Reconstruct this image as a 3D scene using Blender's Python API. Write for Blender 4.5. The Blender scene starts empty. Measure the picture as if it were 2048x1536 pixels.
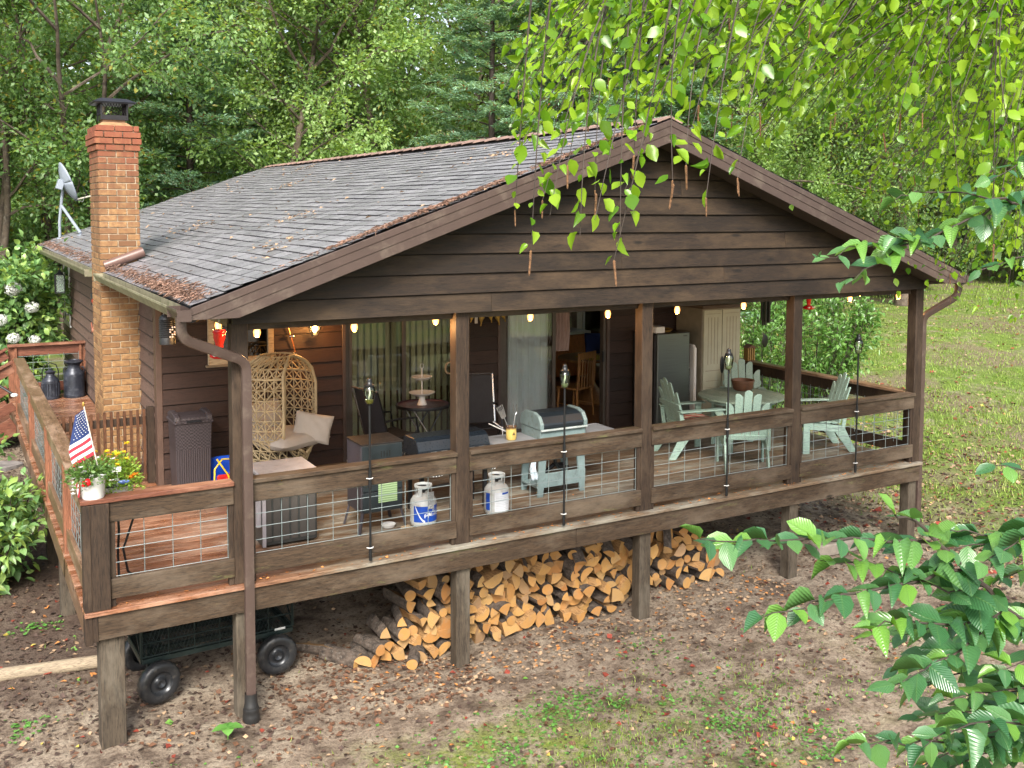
import bpy, math, random
import numpy as np
from mathutils import Vector, Matrix, Euler
R=math.radians
sc=bpy.context.scene
C=bpy.data.collections.new('scene'); sc.collection.children.link(C)
# ------------------------------------------------ camera, sky, sun, exposure
CP=Vector((-0.8874,-8.7307,3.2278))
CR=Vector((0.85441396,-0.51955386,0.00636943)); CU=Vector((0.02956225,0.0608469,0.99770924)); CF=Vector((0.51875125,0.85226841,-0.06734762))
cd=bpy.data.cameras.new('camera'); co=bpy.data.objects.new('camera',cd); sc.collection.objects.link(co)
co.matrix_world=Matrix(((CR.x,CU.x,-CF.x,CP.x),(CR.y,CU.y,-CF.y,CP.y),(CR.z,CU.z,-CF.z,CP.z),(0,0,0,1)))
cd.sensor_width=36; cd.lens=2042.7/2048*36; cd.shift_x=-(1127.0-1024)/2048; cd.shift_y=-(768-557.2)/2048
cd.clip_end=500; cd.clip_start=.05; sc.camera=co
w=bpy.data.worlds.new('World'); sc.world=w; w.use_nodes=True
nt=w.node_tree; bg=nt.nodes['Background']
sky=nt.nodes.new('ShaderNodeTexSky'); sky.sky_type='NISHITA'; sky.sun_disc=False
SE,SR=R(42),R(207)
sky.sun_elevation=SE; sky.sun_rotation=SR; sky.dust_density=4; sky.air_density=1.0; sky.ozone_density=1.0; sky.altitude=200
hs=nt.nodes.new('ShaderNodeHueSaturation'); hs.inputs['Saturation'].default_value=.55; nt.links.new(sky.outputs[0],hs.inputs['Color']); nt.links.new(hs.outputs[0],bg.inputs[0]); bg.inputs[1].default_value=0.15
sl=bpy.data.lights.new('sun','SUN'); sl.energy=2.6; sl.angle=R(20); sl.color=(1,.95,.86)
so=bpy.data.objects.new('sun',sl); sc.collection.objects.link(so)
# direction towards the sun (nishita: rotation measured from +Y clockwise)
sd=Vector((math.sin(SR)*math.cos(SE),math.cos(SR)*math.cos(SE),math.sin(SE)))
so.rotation_euler=(-sd).to_track_quat('-Z','Y').to_euler(); so.location=(0,0,40)
sc.view_settings.view_transform='Standard'; sc.view_settings.look='None'; sc.view_settings.gamma=1
sc.view_settings.exposure=1.36
sc.cycles.max_bounces=6; sc.cycles.diffuse_bounces=3; sc.cycles.transparent_max_bounces=16; sc.cycles.transmission_bounces=4

def ray(u,v):   # direction through a point of the photograph, per metre of depth
    return CF+CR*((u-1127.0)/2042.7)-CU*((v-557.2)/2042.7)
def at(u,v,depth): return CP+ray(u,v)*depth
# ------------------------------------------------ object helpers
def tag(o,label=None,cat=None,group=None,kind=None):
    if label: o['label']=label
    if cat: o['category']=cat
    if group: o['group']=group
    if kind: o['kind']=kind
    return o
def thing(name,label,cat,loc=(0,0,0),rz=0,group=None,rot=None):
    o=bpy.data.objects.new(name,None); C.objects.link(o); o.location=loc
    o.rotation_euler=rot if rot else (0,0,rz); o.empty_display_size=.1
    return tag(o,label,cat,group)
def clone(o,parent=None):
    c=o.copy(); C.objects.link(c)
    if parent is not None: c.parent=parent; c.matrix_parent_inverse=o.matrix_parent_inverse
    for ch in list(o.children): clone(ch,c)
    return c
def meshobj(name,me,parent=None):
    o=bpy.data.objects.new(name,me); C.objects.link(o)
    if parent is not None: o.parent=parent
    return o
class MB:
    def __init__(s): s.v=[];s.f=[];s.m=[]
    def add(s,vs,fs,m=0):
        o=len(s.v); s.v.extend([tuple(v) for v in vs]); s.f.extend([tuple(i+o for i in f) for f in fs]); s.m.extend([m]*len(fs) if isinstance(m,int) else m); return s
    BF=[(0,3,2,1),(4,5,6,7),(0,1,5,4),(1,2,6,5),(2,3,7,6),(3,0,4,7)]
    def box(s,a,b,m=0):
        x0,y0,z0=a;x1,y1,z1=b
        return s.add([(x0,y0,z0),(x1,y0,z0),(x1,y1,z0),(x0,y1,z0),(x0,y0,z1),(x1,y0,z1),(x1,y1,z1),(x0,y1,z1)],s.BF,m)
    def ob(s,c,size,rot=(0,0,0),m=0):
        M=Euler(rot).to_matrix(); c=Vector(c); h=Vector(size)/2
        vs=[c+M@Vector((h.x*a,h.y*b,h.z*d)) for d in(-1,1) for a,b in((-1,-1),(1,-1),(1,1),(-1,1))]
        return s.add(vs,s.BF,m)
    def beam(s,p,q,w,h,m=0,up=(0,0,1)):
        p=Vector(p);q=Vector(q);d=(q-p).normalized();u=Vector(up)
        x=d.cross(u)
        if x.length<1e-4: x=d.cross(Vector((0,1,0)))
        x.normalize(); u=x.cross(d)
        vs=[e+x*(w/2*a)+u*(h/2*b) for e in(p,q) for a,b in((-1,-1),(1,-1),(1,1),(-1,1))]
        return s.add(vs,s.BF,m)
    def tube(s,pts,rad,n=8,m=0,caps=True,closed=False):
        pts=[Vector(p) for p in pts]; k=len(pts)
        if not hasattr(rad,'__len__'): rad=[rad]*k
        o=len(s.v); px=None
        for i,p in enumerate(pts):
            if closed: d=pts[(i+1)%k]-pts[i-1]
            else: d=(pts[min(i+1,k-1)]-pts[max(i-1,0)])
            d=d.normalized() if d.length>1e-9 else Vector((0,0,1))
            if px is None:
                px=d.cross(Vector((0,0,1)))
                if px.length<.05: px=d.cross(Vector((0,1,0)))
            px=(px-d*px.dot(d)); px.normalize(); py=d.cross(px)
            for j in range(n):
                a=2*math.pi*j/n; s.v.append(tuple(p+(px*math.cos(a)+py*math.sin(a))*rad[i]))
        R_=k if closed else k-1
        for i in range(R_):
            a0=o+i*n; b0=o+((i+1)%k)*n
            for j in range(n): s.f.append((a0+j,a0+(j+1)%n,b0+(j+1)%n,b0+j)); s.m.append(m)
        if caps and not closed:
            s.f.append(tuple(o+n-1-j for j in range(n))); s.m.append(m)
            s.f.append(tuple(o+(k-1)*n+j for j in range(n))); s.m.append(m)
        return s
    def cyl(s,p,q,r,n=16,m=0,r2=None): return s.tube([p,q],[r,r if r2 is None else r2],n,m)
    def lathe(s,prof,c=(0,0,0),n=24,m=0,a0=0,a1=2*math.pi,sx=1,sy=1):
        o=len(s.v); full=abs(a1-a0-2*math.pi)<1e-6; nn=n if full else n+1
        for r,z in prof:
            for j in range(nn):
                a=a0+(a1-a0)*j/n; s.v.append((c[0]+r*math.cos(a)*sx,c[1]+r*math.sin(a)*sy,c[2]+z))
        for i in range(len(prof)-1):
            for j in range(n):
                j2=(j+1)%n if full else j+1
                s.f.append((o+i*nn+j,o+i*nn+j2,o+(i+1)*nn+j2,o+(i+1)*nn+j)); s.m.append(m)
        return s
    def ell(s,c,r,n=14,k=8,m=0):
        if not hasattr(r,'__len__'): r=(r,r,r)
        pr=[(max(1e-4,math.sin(math.pi*i/k)),-math.cos(math.pi*i/k)) for i in range(k+1)]
        o=len(s.v); s.lathe(pr,(0,0,0),n,m)
        for i in range(o,len(s.v)):
            v=s.v[i]; s.v[i]=(c[0]+v[0]*r[0],c[1]+v[1]*r[1],c[2]+v[2]*r[2])
        return s
    def prism(s,poly,f,m=0):  # poly: list of (a,b); f(a,b,t) -> point, t in 0,1
        n=len(poly); vs=[f(a,b,0) for a,b in poly]+[f(a,b,1) for a,b in poly]
        fs=[tuple(range(n-1,-1,-1)),tuple(range(n,2*n))]+[(i,(i+1)%n,n+(i+1)%n,n+i) for i in range(n)]
        return s.add(vs,fs,m)
    def surf(s,fn,nu,nv,m=0):
        o=len(s.v)
        for i in range(nu+1):
            for j in range(nv+1): s.v.append(tuple(fn(i/nu,j/nv)))
        for i in range(nu):
            for j in range(nv):
                s.f.append((o+i*(nv+1)+j,o+(i+1)*(nv+1)+j,o+(i+1)*(nv+1)+j+1,o+i*(nv+1)+j+1)); s.m.append(m if isinstance(m,int) else m(i,j))
        return s
    def xf(s,M,start=0):
        for i in range(start,len(s.v)): s.v[i]=tuple(M@Vector(s.v[i]))
        return s
    def build(s,name,mats,parent=None,smooth=False,bev=0,solid=0):
        me=bpy.data.meshes.new(name); me.from_pydata(s.v,[],s.f)
        if not isinstance(mats,(list,tuple)): mats=[mats]
        for m in mats: me.materials.append(m)
        if len(mats)>1: me.polygons.foreach_set('material_index',s.m)
        if smooth:
            me.polygons.foreach_set('use_smooth',[True]*len(me.polygons)); me.set_sharp_from_angle(angle=R(smooth if smooth>1 else 40))
        me.update(); o=meshobj(name,me,parent)
        if solid:
            q=o.modifiers.new('s','SOLIDIFY'); q.thickness=solid; q.offset=0
        if bev:
            b=o.modifiers.new('b','BEVEL'); b.width=bev; b.segments=1; b.limit_method='ANGLE'; b.angle_limit=R(40)
        return o
# numpy leaf clouds -------------------------------------------------
LEAF4=(np.array([(0,0,0),(.42,.5,.10),(1,0,-.04),(.42,-.5,.10)]),[(0,1,2),(0,2,3)])
def _leaf12():
    xs=[0,.2,.45,.72,1.0]; h=[0,.38,.5,.33,0]; dz=[0,.03,.02,-.05,-.16]
    v=[(x,0,d) for x,d in zip(xs,dz)]
    for sg in(1,-1):
        v+=[(xs[i]-.0,sg*h[i],dz[i]+.10*h[i]*2-.02) for i in(1,2,3)]
    f=[(0,5,1),(1,5,6,2),(2,6,7,3),(3,7,4),(0,1,8),(1,2,9,8),(2,3,10,9),(3,4,10)]
    return (np.array(v,float),f)
LEAF12=_leaf12()
def variant(fold,droop,wd=1.0,twist=0.0):
    v,f=LEAF12; v=v.copy(); v[:,2]=v[:,2]*0+np.abs(v[:,1])*fold-droop*v[:,0]**2+.02*np.sin(v[:,0]*9); v[:,1]*=wd; v[:,2]+=twist*v[:,1]*v[:,0]; return (v,f)
VARS=[variant(.15,.10),variant(.55,.22,.85),variant(-.10,.30,1.08,.3),variant(.30,.02,.95,-.5),variant(.8,.35,.8,.4)]
def mixcloud(P,D,Nn,L,W,rs,mi=0):
    P,D,Nn,L,W=map(np.asarray,(P,D,Nn,L,W)); k=rs.integers(0,len(VARS),len(P)); return [(cloud(P[k==i],D[k==i],Nn[k==i],L[k==i],W[k==i],VARS[i]),mi) for i in range(len(VARS))]
QUAD=(np.array([(0,.5,0),(1,.5,0),(1,-.5,0),(0,-.5,0)]),[(0,1,2,3)])
def unit(a): return a/np.maximum(1e-9,np.linalg.norm(a,axis=-1,keepdims=True))
def cloud(P,D,Nn,L,W,tpl=LEAF4):
    P=np.asarray(P,float);D=unit(np.asarray(D,float));Nn=np.asarray(Nn,float)
    S=unit(np.cross(Nn,D));Nn=np.cross(D,S)
    t,f=tpl;n=len(P);k=len(t)
    L=np.broadcast_to(np.asarray(L,float),(n,));W=np.broadcast_to(np.asarray(W,float),(n,))
    V=(P[:,None]+D[:,None]*(t[None,:,0]*L[:,None])[...,None]+S[:,None]*(t[None,:,1]*W[:,None])[...,None]+Nn[:,None]*(t[None,:,2]*L[:,None])[...,None])
    return V.reshape(-1,3),f,n,k
def cloudmesh(name,parts,mats,parent=None,smooth=False):
    """parts: list of (cloud tuple, material index)"""
    VV=[];loops=[];ls=[];lt=[];mi=[];off=0;lo=0
    for (V,f,n,k),m in parts:
        VV.append(V); flat=np.array([i for a in f for i in a]); cnt=np.array([len(a) for a in f])
        idx=(flat[None,:]+np.arange(n)[:,None]*k+off).ravel(); loops.append(idx)
        c=np.tile(cnt,n); lt.append(c); mi.append(np.full(len(c),m)); off+=n*k
    V=np.concatenate(VV);Lp=np.concatenate(loops);T=np.concatenate(lt);M=np.concatenate(mi)
    me=bpy.data.meshes.new(name); me.vertices.add(len(V)); me.vertices.foreach_set('co',V.ravel().astype(np.float32))
    me.loops.add(len(Lp)); me.loops.foreach_set('vertex_index',Lp.astype(np.int32))
    me.polygons.add(len(T)); st=np.concatenate([[0],np.cumsum(T)[:-1]])
    me.polygons.foreach_set('loop_start',st.astype(np.int32)); me.polygons.foreach_set('loop_total',T.astype(np.int32))
    for m in (mats if isinstance(mats,(list,tuple)) else [mats]): me.materials.append(m)
    me.polygons.foreach_set('material_index',M.astype(np.int32))
    if smooth: me.polygons.foreach_set('use_smooth',np.ones(len(T),bool))
    me.update(calc_edges=True); me.validate()
    return meshobj(name,me,parent)
# ------------------------------------------------ materials
def nd(t,ty,ins={},**kw):
    n=t.nodes.new('ShaderNode'+ty)
    for k,v in kw.items(): setattr(n,k,v)
    for k,v in ins.items():
        if isinstance(v,bpy.types.NodeSocket): t.links.new(v,n.inputs[k])
        else: n.inputs[k].default_value=v
    return n
def c4(c): return (c[0],c[1],c[2],1)
def ramp(t,fac,stops):
    r=nd(t,'ValToRGB',{0:fac}); e=r.color_ramp.elements
    while len(e)<len(stops): e.new(.5)
    for el,(p,c) in zip(e,stops): el.position=p; el.color=c4(c) if hasattr(c,'__len__') else (c,c,c,1)
    return r.outputs[0]
def mixc(t,f,a,b,bt='MIX'):
    n=nd(t,'Mix',data_type='RGBA',blend_type=bt)
    for k,v in((0,f),(6,a),(7,b)):
        if isinstance(v,bpy.types.NodeSocket): t.links.new(v,n.inputs[k])
        else: n.inputs[k].default_value=c4(v) if hasattr(v,'__len__') else v
    return n.outputs[2]
def base(name):
    m=bpy.data.materials.new(name); m.use_nodes=True; t=m.node_tree; b=t.nodes['Principled BSDF']; return m,t,b
def coords(t,scale=(1,1,1),src='Object'):
    tc=nd(t,'TexCoord'); return nd(t,'Mapping',{0:tc.outputs[src],3:scale}).outputs[0]
def noise(t,vec,scale=5,detail=4,rough=.5,out=0,dist=0):
    return nd(t,'TexNoise',{'Vector':vec,'Scale':scale,'Detail':detail,'Roughness':rough,'Distortion':dist}).outputs[out]
def bump(t,b,h,strength=.3,dist=.01):
    n=nd(t,'Bump',{'Height':h,'Strength':strength,'Distance':dist}); t.links.new(n.outputs[0],b.inputs['Normal'])
def setb(t,b,**k):
    for kk,v in k.items():
        key={'col':'Base Color','rough':'Roughness','metal':'Metallic','spec':'Specular IOR Level','emis':'Emission Color','es':'Emission Strength','coat':'Coat Weight','alpha':'Alpha','trans':'Transmission Weight'}[kk]
        if isinstance(v,bpy.types.NodeSocket): t.links.new(v,b.inputs[key])
        else: b.inputs[key].default_value=c4(v) if hasattr(v,'__len__') else v
def paint(name,col,rough=.5,metal=0,var=.12,scale=6,bs=.08,spec=.5,dirt=None):
    m,t,b=base(name); v=coords(t); n=noise(t,v,scale,5,.6); n2=noise(t,v,scale*9,3,.6)
    lo=[c*(1-var*1.6) for c in col]; hi=[min(1,c*(1+var)) for c in col]
    c=ramp(t,n,[(.3,lo),(.7,hi)])
    if dirt: c=mixc(t,ramp(t,noise(t,v,scale*2.3,6,.7),[(.52,0),(.68,1)]),c,dirt)
    r=nd(t,'MapRange',{0:n2,3:max(0,rough-.12),4:min(1,rough+.12)}).outputs[0]
    setb(t,b,col=c,rough=r,metal=metal,spec=spec); bump(t,b,n2,bs,.004); return m
def wood(name,c1,c2,axis,rough=.6,grain=1.0,stain=None,stainamt=(.5,.72),isl=.35,bs=.35,moss=None):
    m,t,b=base(name); sca=[13,13,13]; sca['xyz'.index(axis)]=1.1
    geo=nd(t,'NewGeometry'); rnd=geo.outputs['Random Per Island']
    tc=nd(t,'TexCoord'); off=nd(t,'CombineXYZ',{0:nd(t,'Math',{0:rnd,1:37.},operation='MULTIPLY').outputs[0],1:nd(t,'Math',{0:rnd,1:91.},operation='MULTIPLY').outputs[0],2:nd(t,'Math',{0:rnd,1:53.},operation='MULTIPLY').outputs[0]})
    add=nd(t,'VectorMath',{0:tc.outputs['Object'],1:off.outputs[0]},operation='ADD').outputs[0]
    v=nd(t,'Mapping',{0:add,3:sca}).outputs[0]
    g=noise(t,v,3.2*grain,7,.68,dist=.6); g2=noise(t,nd(t,'Mapping',{0:add,3:[s*2.2 for s in sca]}).outputs[0],5,4,.6)
    col=ramp(t,g,[(.28,c1),(.5,[ (a+b_)/2 for a,b_ in zip(c1,c2)]),(.74,c2)])
    col=mixc(t,ramp(t,g2,[(.36,.75),(.5,0)]),col,[x*.45 for x in c1])
    if stain: col=mixc(t,ramp(t,noise(t,nd(t,'Mapping',{0:add,3:[1.0 if s>5 else .35 for s in sca]}).outputs[0],2.4,6,.72),[(stainamt[0],0),(stainamt[1],.9)]),col,stain)
    if moss: col=mixc(t,ramp(t,noise(t,nd(t,'Mapping',{0:tc.outputs['Object'],3:(.8,3,3)}).outputs[0],2.1,6,.75),[(.60,0),(.72,.6)]),col,moss)
    # knots
    vo=nd(t,'TexVoronoi',{'Vector':nd(t,'Mapping',{0:add,3:[4.5 if s>5 else 1.3 for s in sca]}).outputs[0],'Scale':1.0})
    col=mixc(t,ramp(t,vo.outputs['Distance'],[(.05,.8),(.11,0)]),col,[x*.35 for x in c1])
    br=nd(t,'MapRange',{0:rnd,3:1-isl,4:1+isl}).outputs[0]
    col=nd(t,'VectorMath',{0:col,1:br},operation='MULTIPLY').outputs[0] if False else mixc(t,1.0,col,nd(t,'CombineColor',{0:br,1:br,2:br}).outputs[0],'MULTIPLY')
    rr=nd(t,'MapRange',{0:g,3:max(.05,rough-.15),4:min(1,rough+.2)}).outputs[0]
    setb(t,b,col=col,rough=rr,spec=.35); bump(t,b,g2,bs,.006); return m
def leafmat(name,cols,rough=.38,trans=.35,tcol=None,spec=.5,big=.9,yellow=None):
    m,t,b=base(name); geo=nd(t,'NewGeometry'); r=geo.outputs['Random Per Island']
    n=noise(t,coords(t),big,3,.5); oi=nd(t,'ObjectInfo').outputs['Random']
    f=nd(t,'Math',{0:nd(t,'Math',{0:r,1:.55},operation='MULTIPLY').outputs[0],1:nd(t,'Math',{0:n,1:.45},operation='MULTIPLY').outputs[0]},operation='ADD').outputs[0]
    f=nd(t,'Math',{0:f,1:nd(t,'MapRange',{0:oi,3:-.08,4:.08}).outputs[0]},operation='ADD').outputs[0]
    k=len(cols); col=ramp(t,f,[(.18+.6*i/(k-1),c) for i,c in enumerate(cols)])
    if yellow: col=mixc(t,ramp(t,r,[(.93,0),(.94,1)]),col,yellow)
    setb(t,b,col=col,rough=rough,spec=spec)
    tr=nd(t,'BsdfTranslucent',{0:mixc(t,1.0,col,tcol or (1.5,1.35,.5),'MULTIPLY')})
    mx=nd(t,'MixShader',{0:trans,1:b.outputs[0],2:tr.outputs[0]})
    t.links.new(mx.outputs[0],t.nodes['Material Output'].inputs[0]); return m
def glassmat(name,tint=(1,1,1),rough=.02,refl=1.0,dust=0.0):
    m,t,b=base(name); t.nodes.remove(b)
    g=nd(t,'BsdfGlossy',{'Roughness':rough}); tr=nd(t,'BsdfTransparent',{0:c4(tint)})
    fr=nd(t,'Fresnel',{0:1.5}); f=nd(t,'Math',{0:fr.outputs[0],1:refl},operation='MULTIPLY',use_clamp=True)
    mx=nd(t,'MixShader',{0:f.outputs[0],1:tr.outputs[0],2:g.outputs[0]}); o=mx
    if dust:
        d=nd(t,'BsdfDiffuse',{0:(.5,.6,.55,1)}); o=nd(t,'MixShader',{0:dust,1:mx.outputs[0],2:d.outputs[0]})
    t.links.new(o.outputs[0],t.nodes['Material Output'].inputs[0]); return m
def emit(name,col,s):
    m,t,b=base(name); setb(t,b,col=(.8,.7,.5),emis=col,es=s); return m
rng=random.Random(7); nr=np.random.default_rng(11)
# ------------------------------------------------ ground
def sstep(a,b,x):
    t=np.clip((x-a)/(b-a),0,1); return t*t*(3-2*t)
def gz(x,y):
    x=np.asarray(x,float);y=np.asarray(y,float)
    z=-1.20+.075*np.clip(y-.4,0,9)+.012*np.clip(y-9,0,40)+.02*np.clip(x-5,0,25)-.02*np.clip(-y,0,20)
    z=z+.05*np.sin(x*.9+1)*np.sin(y*.7+.5)*.6+.018*np.sin(x*3.1+y*2.3)+.012*np.sin(x*7.3-y*5.9)
    d=np.hypot(x+.9,y+8.7)
    return z+.22*np.clip(d-52,0,60)
def axis(a,b,lo,hi,st):
    v=list(np.arange(lo,hi+1e-6,st)); s=st;x=lo
    while x>a: s=min(s*1.25,9); x-=s; v.insert(0,x)
    s=st;x=v[-1]
    while x<b: s=min(s*1.25,9); x+=s; v.append(x)
    return np.array(v)
gm,t,b=base('ground_soil')
v=coords(t,src='Object')
big=noise(t,v,.55,6,.6); mid=noise(t,v,3.2,8,.7); fine=noise(t,v,26,6,.75); vf=noise(t,v,95,3,.7)
col=ramp(t,mid,[(.29,(.07,.048,.034)),(.40,(.16,.118,.086)),(.51,(.31,.243,.18)),(.68,(.45,.38,.29))])
col=mixc(t,ramp(t,fine,[(.38,.7),(.5,0)]),col,(.085,.055,.038))
sep=nd(t,'SeparateXYZ',{0:v})
def mr(x,a,b_): return nd(t,'MapRange',{0:x,1:a,2:b_,3:0,4:1},interpolation_type='SMOOTHSTEP').outputs[0]
def mth(op,a,b_=0): return nd(t,'Math',{0:a,1:b_},operation=op,use_clamp=True).outputs[0]
lawn=mth('MAXIMUM',mr(sep.outputs[0],9.3,12.5),mr(sep.outputs[1],10.5,13.5))
leftish=mr(nd(t,'Math',{0:sep.outputs[0],1:nd(t,'Math',{0:noise(t,v,.8,5,.7),1:4.0},operation='MULTIPLY').outputs[0]},operation='ADD').outputs[0],7.6,4.6)
frontgrass=mth('MULTIPLY',mth('MULTIPLY',mr(sep.outputs[1],-1.3,-3.2),.5),leftish)
gmask=mth('ADD',lawn,frontgrass)
gn=ramp(t,noise(t,v,1.1,7,.72),[(.38,0),(.55,1)])
thr=mth('MULTIPLY',gmask,mth('ADD',gn,mth('MULTIPLY',lawn,.35)))
grasscol=ramp(t,noise(t,v,9,6,.7),[(.3,(.07,.12,.014)),(.55,(.14,.22,.026)),(.75,(.24,.31,.055))])
col=mixc(t,mth('MULTIPLY',thr,.9),col,grasscol)
moss=ramp(t,noise(t,v,1.3,8,.8),[(.50,0),(.60,.85)]); col=mixc(t,mth('MULTIPLY',mth('MULTIPLY',moss,mr(sep.outputs[1],-.6,-1.6)),mth('ADD',leftish,.12)),col,ramp(t,fine,[(.35,(.10,.15,.015)),(.6,(.24,.33,.03))]))
bare=mth('MULTIPLY',ramp(t,noise(t,v,.33,4,.6),[(.50,0),(.60,.8)]),lawn); col=mixc(t,bare,col,ramp(t,fine,[(.35,(.10,.07,.045)),(.65,(.30,.23,.16))]))
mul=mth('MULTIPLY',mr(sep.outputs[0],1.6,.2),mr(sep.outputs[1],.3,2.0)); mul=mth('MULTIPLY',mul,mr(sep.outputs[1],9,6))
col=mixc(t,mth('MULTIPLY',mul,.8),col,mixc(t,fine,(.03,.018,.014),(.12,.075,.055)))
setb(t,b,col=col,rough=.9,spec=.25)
hh=nd(t,'Math',{0:nd(t,'Math',{0:mid,1:2.0},operation='MULTIPLY').outputs[0],1:nd(t,'Math',{0:fine,1:1.0},operation='MULTIPLY').outputs[0]},operation='ADD').outputs[0]
hh=nd(t,'Math',{0:hh,1:nd(t,'Math',{0:vf,1:.5},operation='MULTIPLY').outputs[0]},operation='ADD').outputs[0]
bump(t,b,hh,.9,.05)
xs=axis(-60,130,-4,14,.16); ys=axis(-25,130,-8,14,.16)
X,Y=np.meshgrid(xs,ys,indexing='ij'); Z=gz(X,Y)
# keep the ground below the cabin floor
V=np.stack([X,Y,Z],-1).reshape(-1,3); ny=len(ys)
g=MB(); g.v=[tuple(p) for p in V.tolist()]
g.f=[(i*ny+j,(i+1)*ny+j,(i+1)*ny+j+1,i*ny+j+1) for i in range(len(xs)-1) for j in range(ny-1)]; g.m=[0]*len(g.f)
tag(g.build('ground',gm,smooth=80),kind='structure')
am=paint('asphalt',(.10,.095,.10),.75,var=.2,scale=2)
def pathpt(a,b_):
    y=26+14*b_; x=-30+70*a+0
    return (x,y+a*6,float(gz(x,y+a*6))+.012)
tag(MB().surf(lambda a,b_:( -30+36*a, 21+3.2*b_+a*8, float(gz(-30+36*a,21+3.2*b_+a*8))+.015),30,4).build('driveway',am,smooth=80),kind='structure')
# ------------------------------------------------ timber materials
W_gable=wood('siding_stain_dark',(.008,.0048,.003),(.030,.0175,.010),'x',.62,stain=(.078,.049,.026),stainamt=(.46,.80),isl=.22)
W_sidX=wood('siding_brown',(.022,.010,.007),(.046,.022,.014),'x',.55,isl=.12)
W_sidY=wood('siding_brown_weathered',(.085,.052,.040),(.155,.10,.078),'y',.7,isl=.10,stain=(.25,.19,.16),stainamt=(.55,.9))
W_dkz=wood('post_timber',(.014,.008,.005),(.044,.026,.015),'z',.65,stain=(.085,.058,.037),stainamt=(.50,.80),isl=.15)
W_gnd=wood('ground_post_timber',(.024,.018,.012),(.075,.056,.038),'z',.75,stain=(.15,.13,.10),stainamt=(.45,.8),isl=.15)
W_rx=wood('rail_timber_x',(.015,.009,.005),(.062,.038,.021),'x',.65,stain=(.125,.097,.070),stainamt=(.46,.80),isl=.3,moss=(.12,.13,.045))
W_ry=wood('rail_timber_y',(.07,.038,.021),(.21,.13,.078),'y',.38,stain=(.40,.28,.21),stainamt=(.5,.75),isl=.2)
W_red=wood('red_stained_timber',(.075,.026,.016),(.18,.068,.04),'x',.45,isl=.2,stain=(.3,.16,.10))
W_redz=wood('red_stained_timber_z',(.10,.04,.022),(.24,.10,.055),'z',.5,isl=.25)
W_und=wood('joist_timber',(.05,.035,.025),(.12,.085,.06),'y',.8)
# deck boards: wet red stain where rain reaches, dry grey brown under the roof
W_deck=wood('deck_boards',(.115,.040,.018),(.25,.105,.05),'x',.4,isl=.16,stain=(.42,.26,.18),stainamt=(.45,.7))
t=W_deck.node_tree; b=t.nodes['Principled BSDF']; src=b.inputs['Base Color'].links[0].from_socket
vv=coords(t); sp=nd(t,'SeparateXYZ',{0:vv}); wn=noise(t,vv,1.3,5,.6)
xx=nd(t,'Math',{0:sp.outputs[0],1:wn},operation='ADD').outputs[0]
dry=nd(t,'MapRange',{0:xx,1:1.6,2:2.6,3:0,4:1}).outputs[0]
dry2=nd(t,'Math',{0:dry,1:.85},operation='MULTIPLY').outputs[0]
cc=mixc(t,dry2,src,mixc(t,1.0,src,(.62,1.12,1.42),'MULTIPLY')); t.links.new(cc,b.inputs['Base Color'])
wet=ramp(t,noise(t,coords(t,(.5,3,1)),2.2,6,.7),[(.42,.10),(.58,.5)])
rr=nd(t,'Mix',{0:dry,2:wet,3:.6},data_type='FLOAT').outputs[0]; t.links.new(rr,b.inputs['Roughness']); b.inputs['Specular IOR Level'].default_value=.6
M_alu=paint('brown_aluminium',(.066,.044,.037),.38,.0,var=.1,scale=3,dirt=(.10,.075,.06))
M_alud=paint('brown_aluminium_dark',(.06,.042,.035),.45,var=.1)
M_gut=paint('gutter_weathered',(.23,.21,.14),.5,var=.25,scale=5,dirt=(.10,.11,.05))
M_soffit=paint('soffit_brown',(.05,.035,.028),.7)
M_ceil=wood('porch_ceiling_boards',(.05,.03,.02),(.09,.055,.038),'y',.6)
M_tab=wood('asphalt_shingle',(.160,.154,.166),(.268,.260,.276),'y',.34,grain=3,isl=.20,bs=.6,stain=(.30,.29,.30),stainamt=(.5,.9))
M_felt_shade=paint('underlay_and_course_shade',(.02,.02,.022),.9)
M_ridge=paint('ridge_cap_shingle',(.23,.15,.12),.8,var=.3,scale=9)
M_mortar=paint('mortar',(.38,.31,.22),.9,var=.25,scale=15,bs=.4)
M_dark=paint('dark_backing',(.03,.022,.018),.8)
M_wallin=paint('interior_plaster',(.68,.62,.52),.8)
M_floorin=wood('interior_oak_floor',(.20,.075,.03),(.36,.15,.06),'x',.35)
M_found=paint('foundation_block',(.10,.09,.08),.9,var=.3,bs=.4)
M_white=paint('white_paint',(.64,.64,.62),.45,var=.05)
M_black=paint('black_metal',(.012,.013,.015),.38,.2,var=.2)
M_glass=glassmat('window_glass',(.97,.96,.97),.015,1.3)
M_glassd=glassmat('window_glass_reflective',(.80,.84,.80),.02,1.5)
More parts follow.
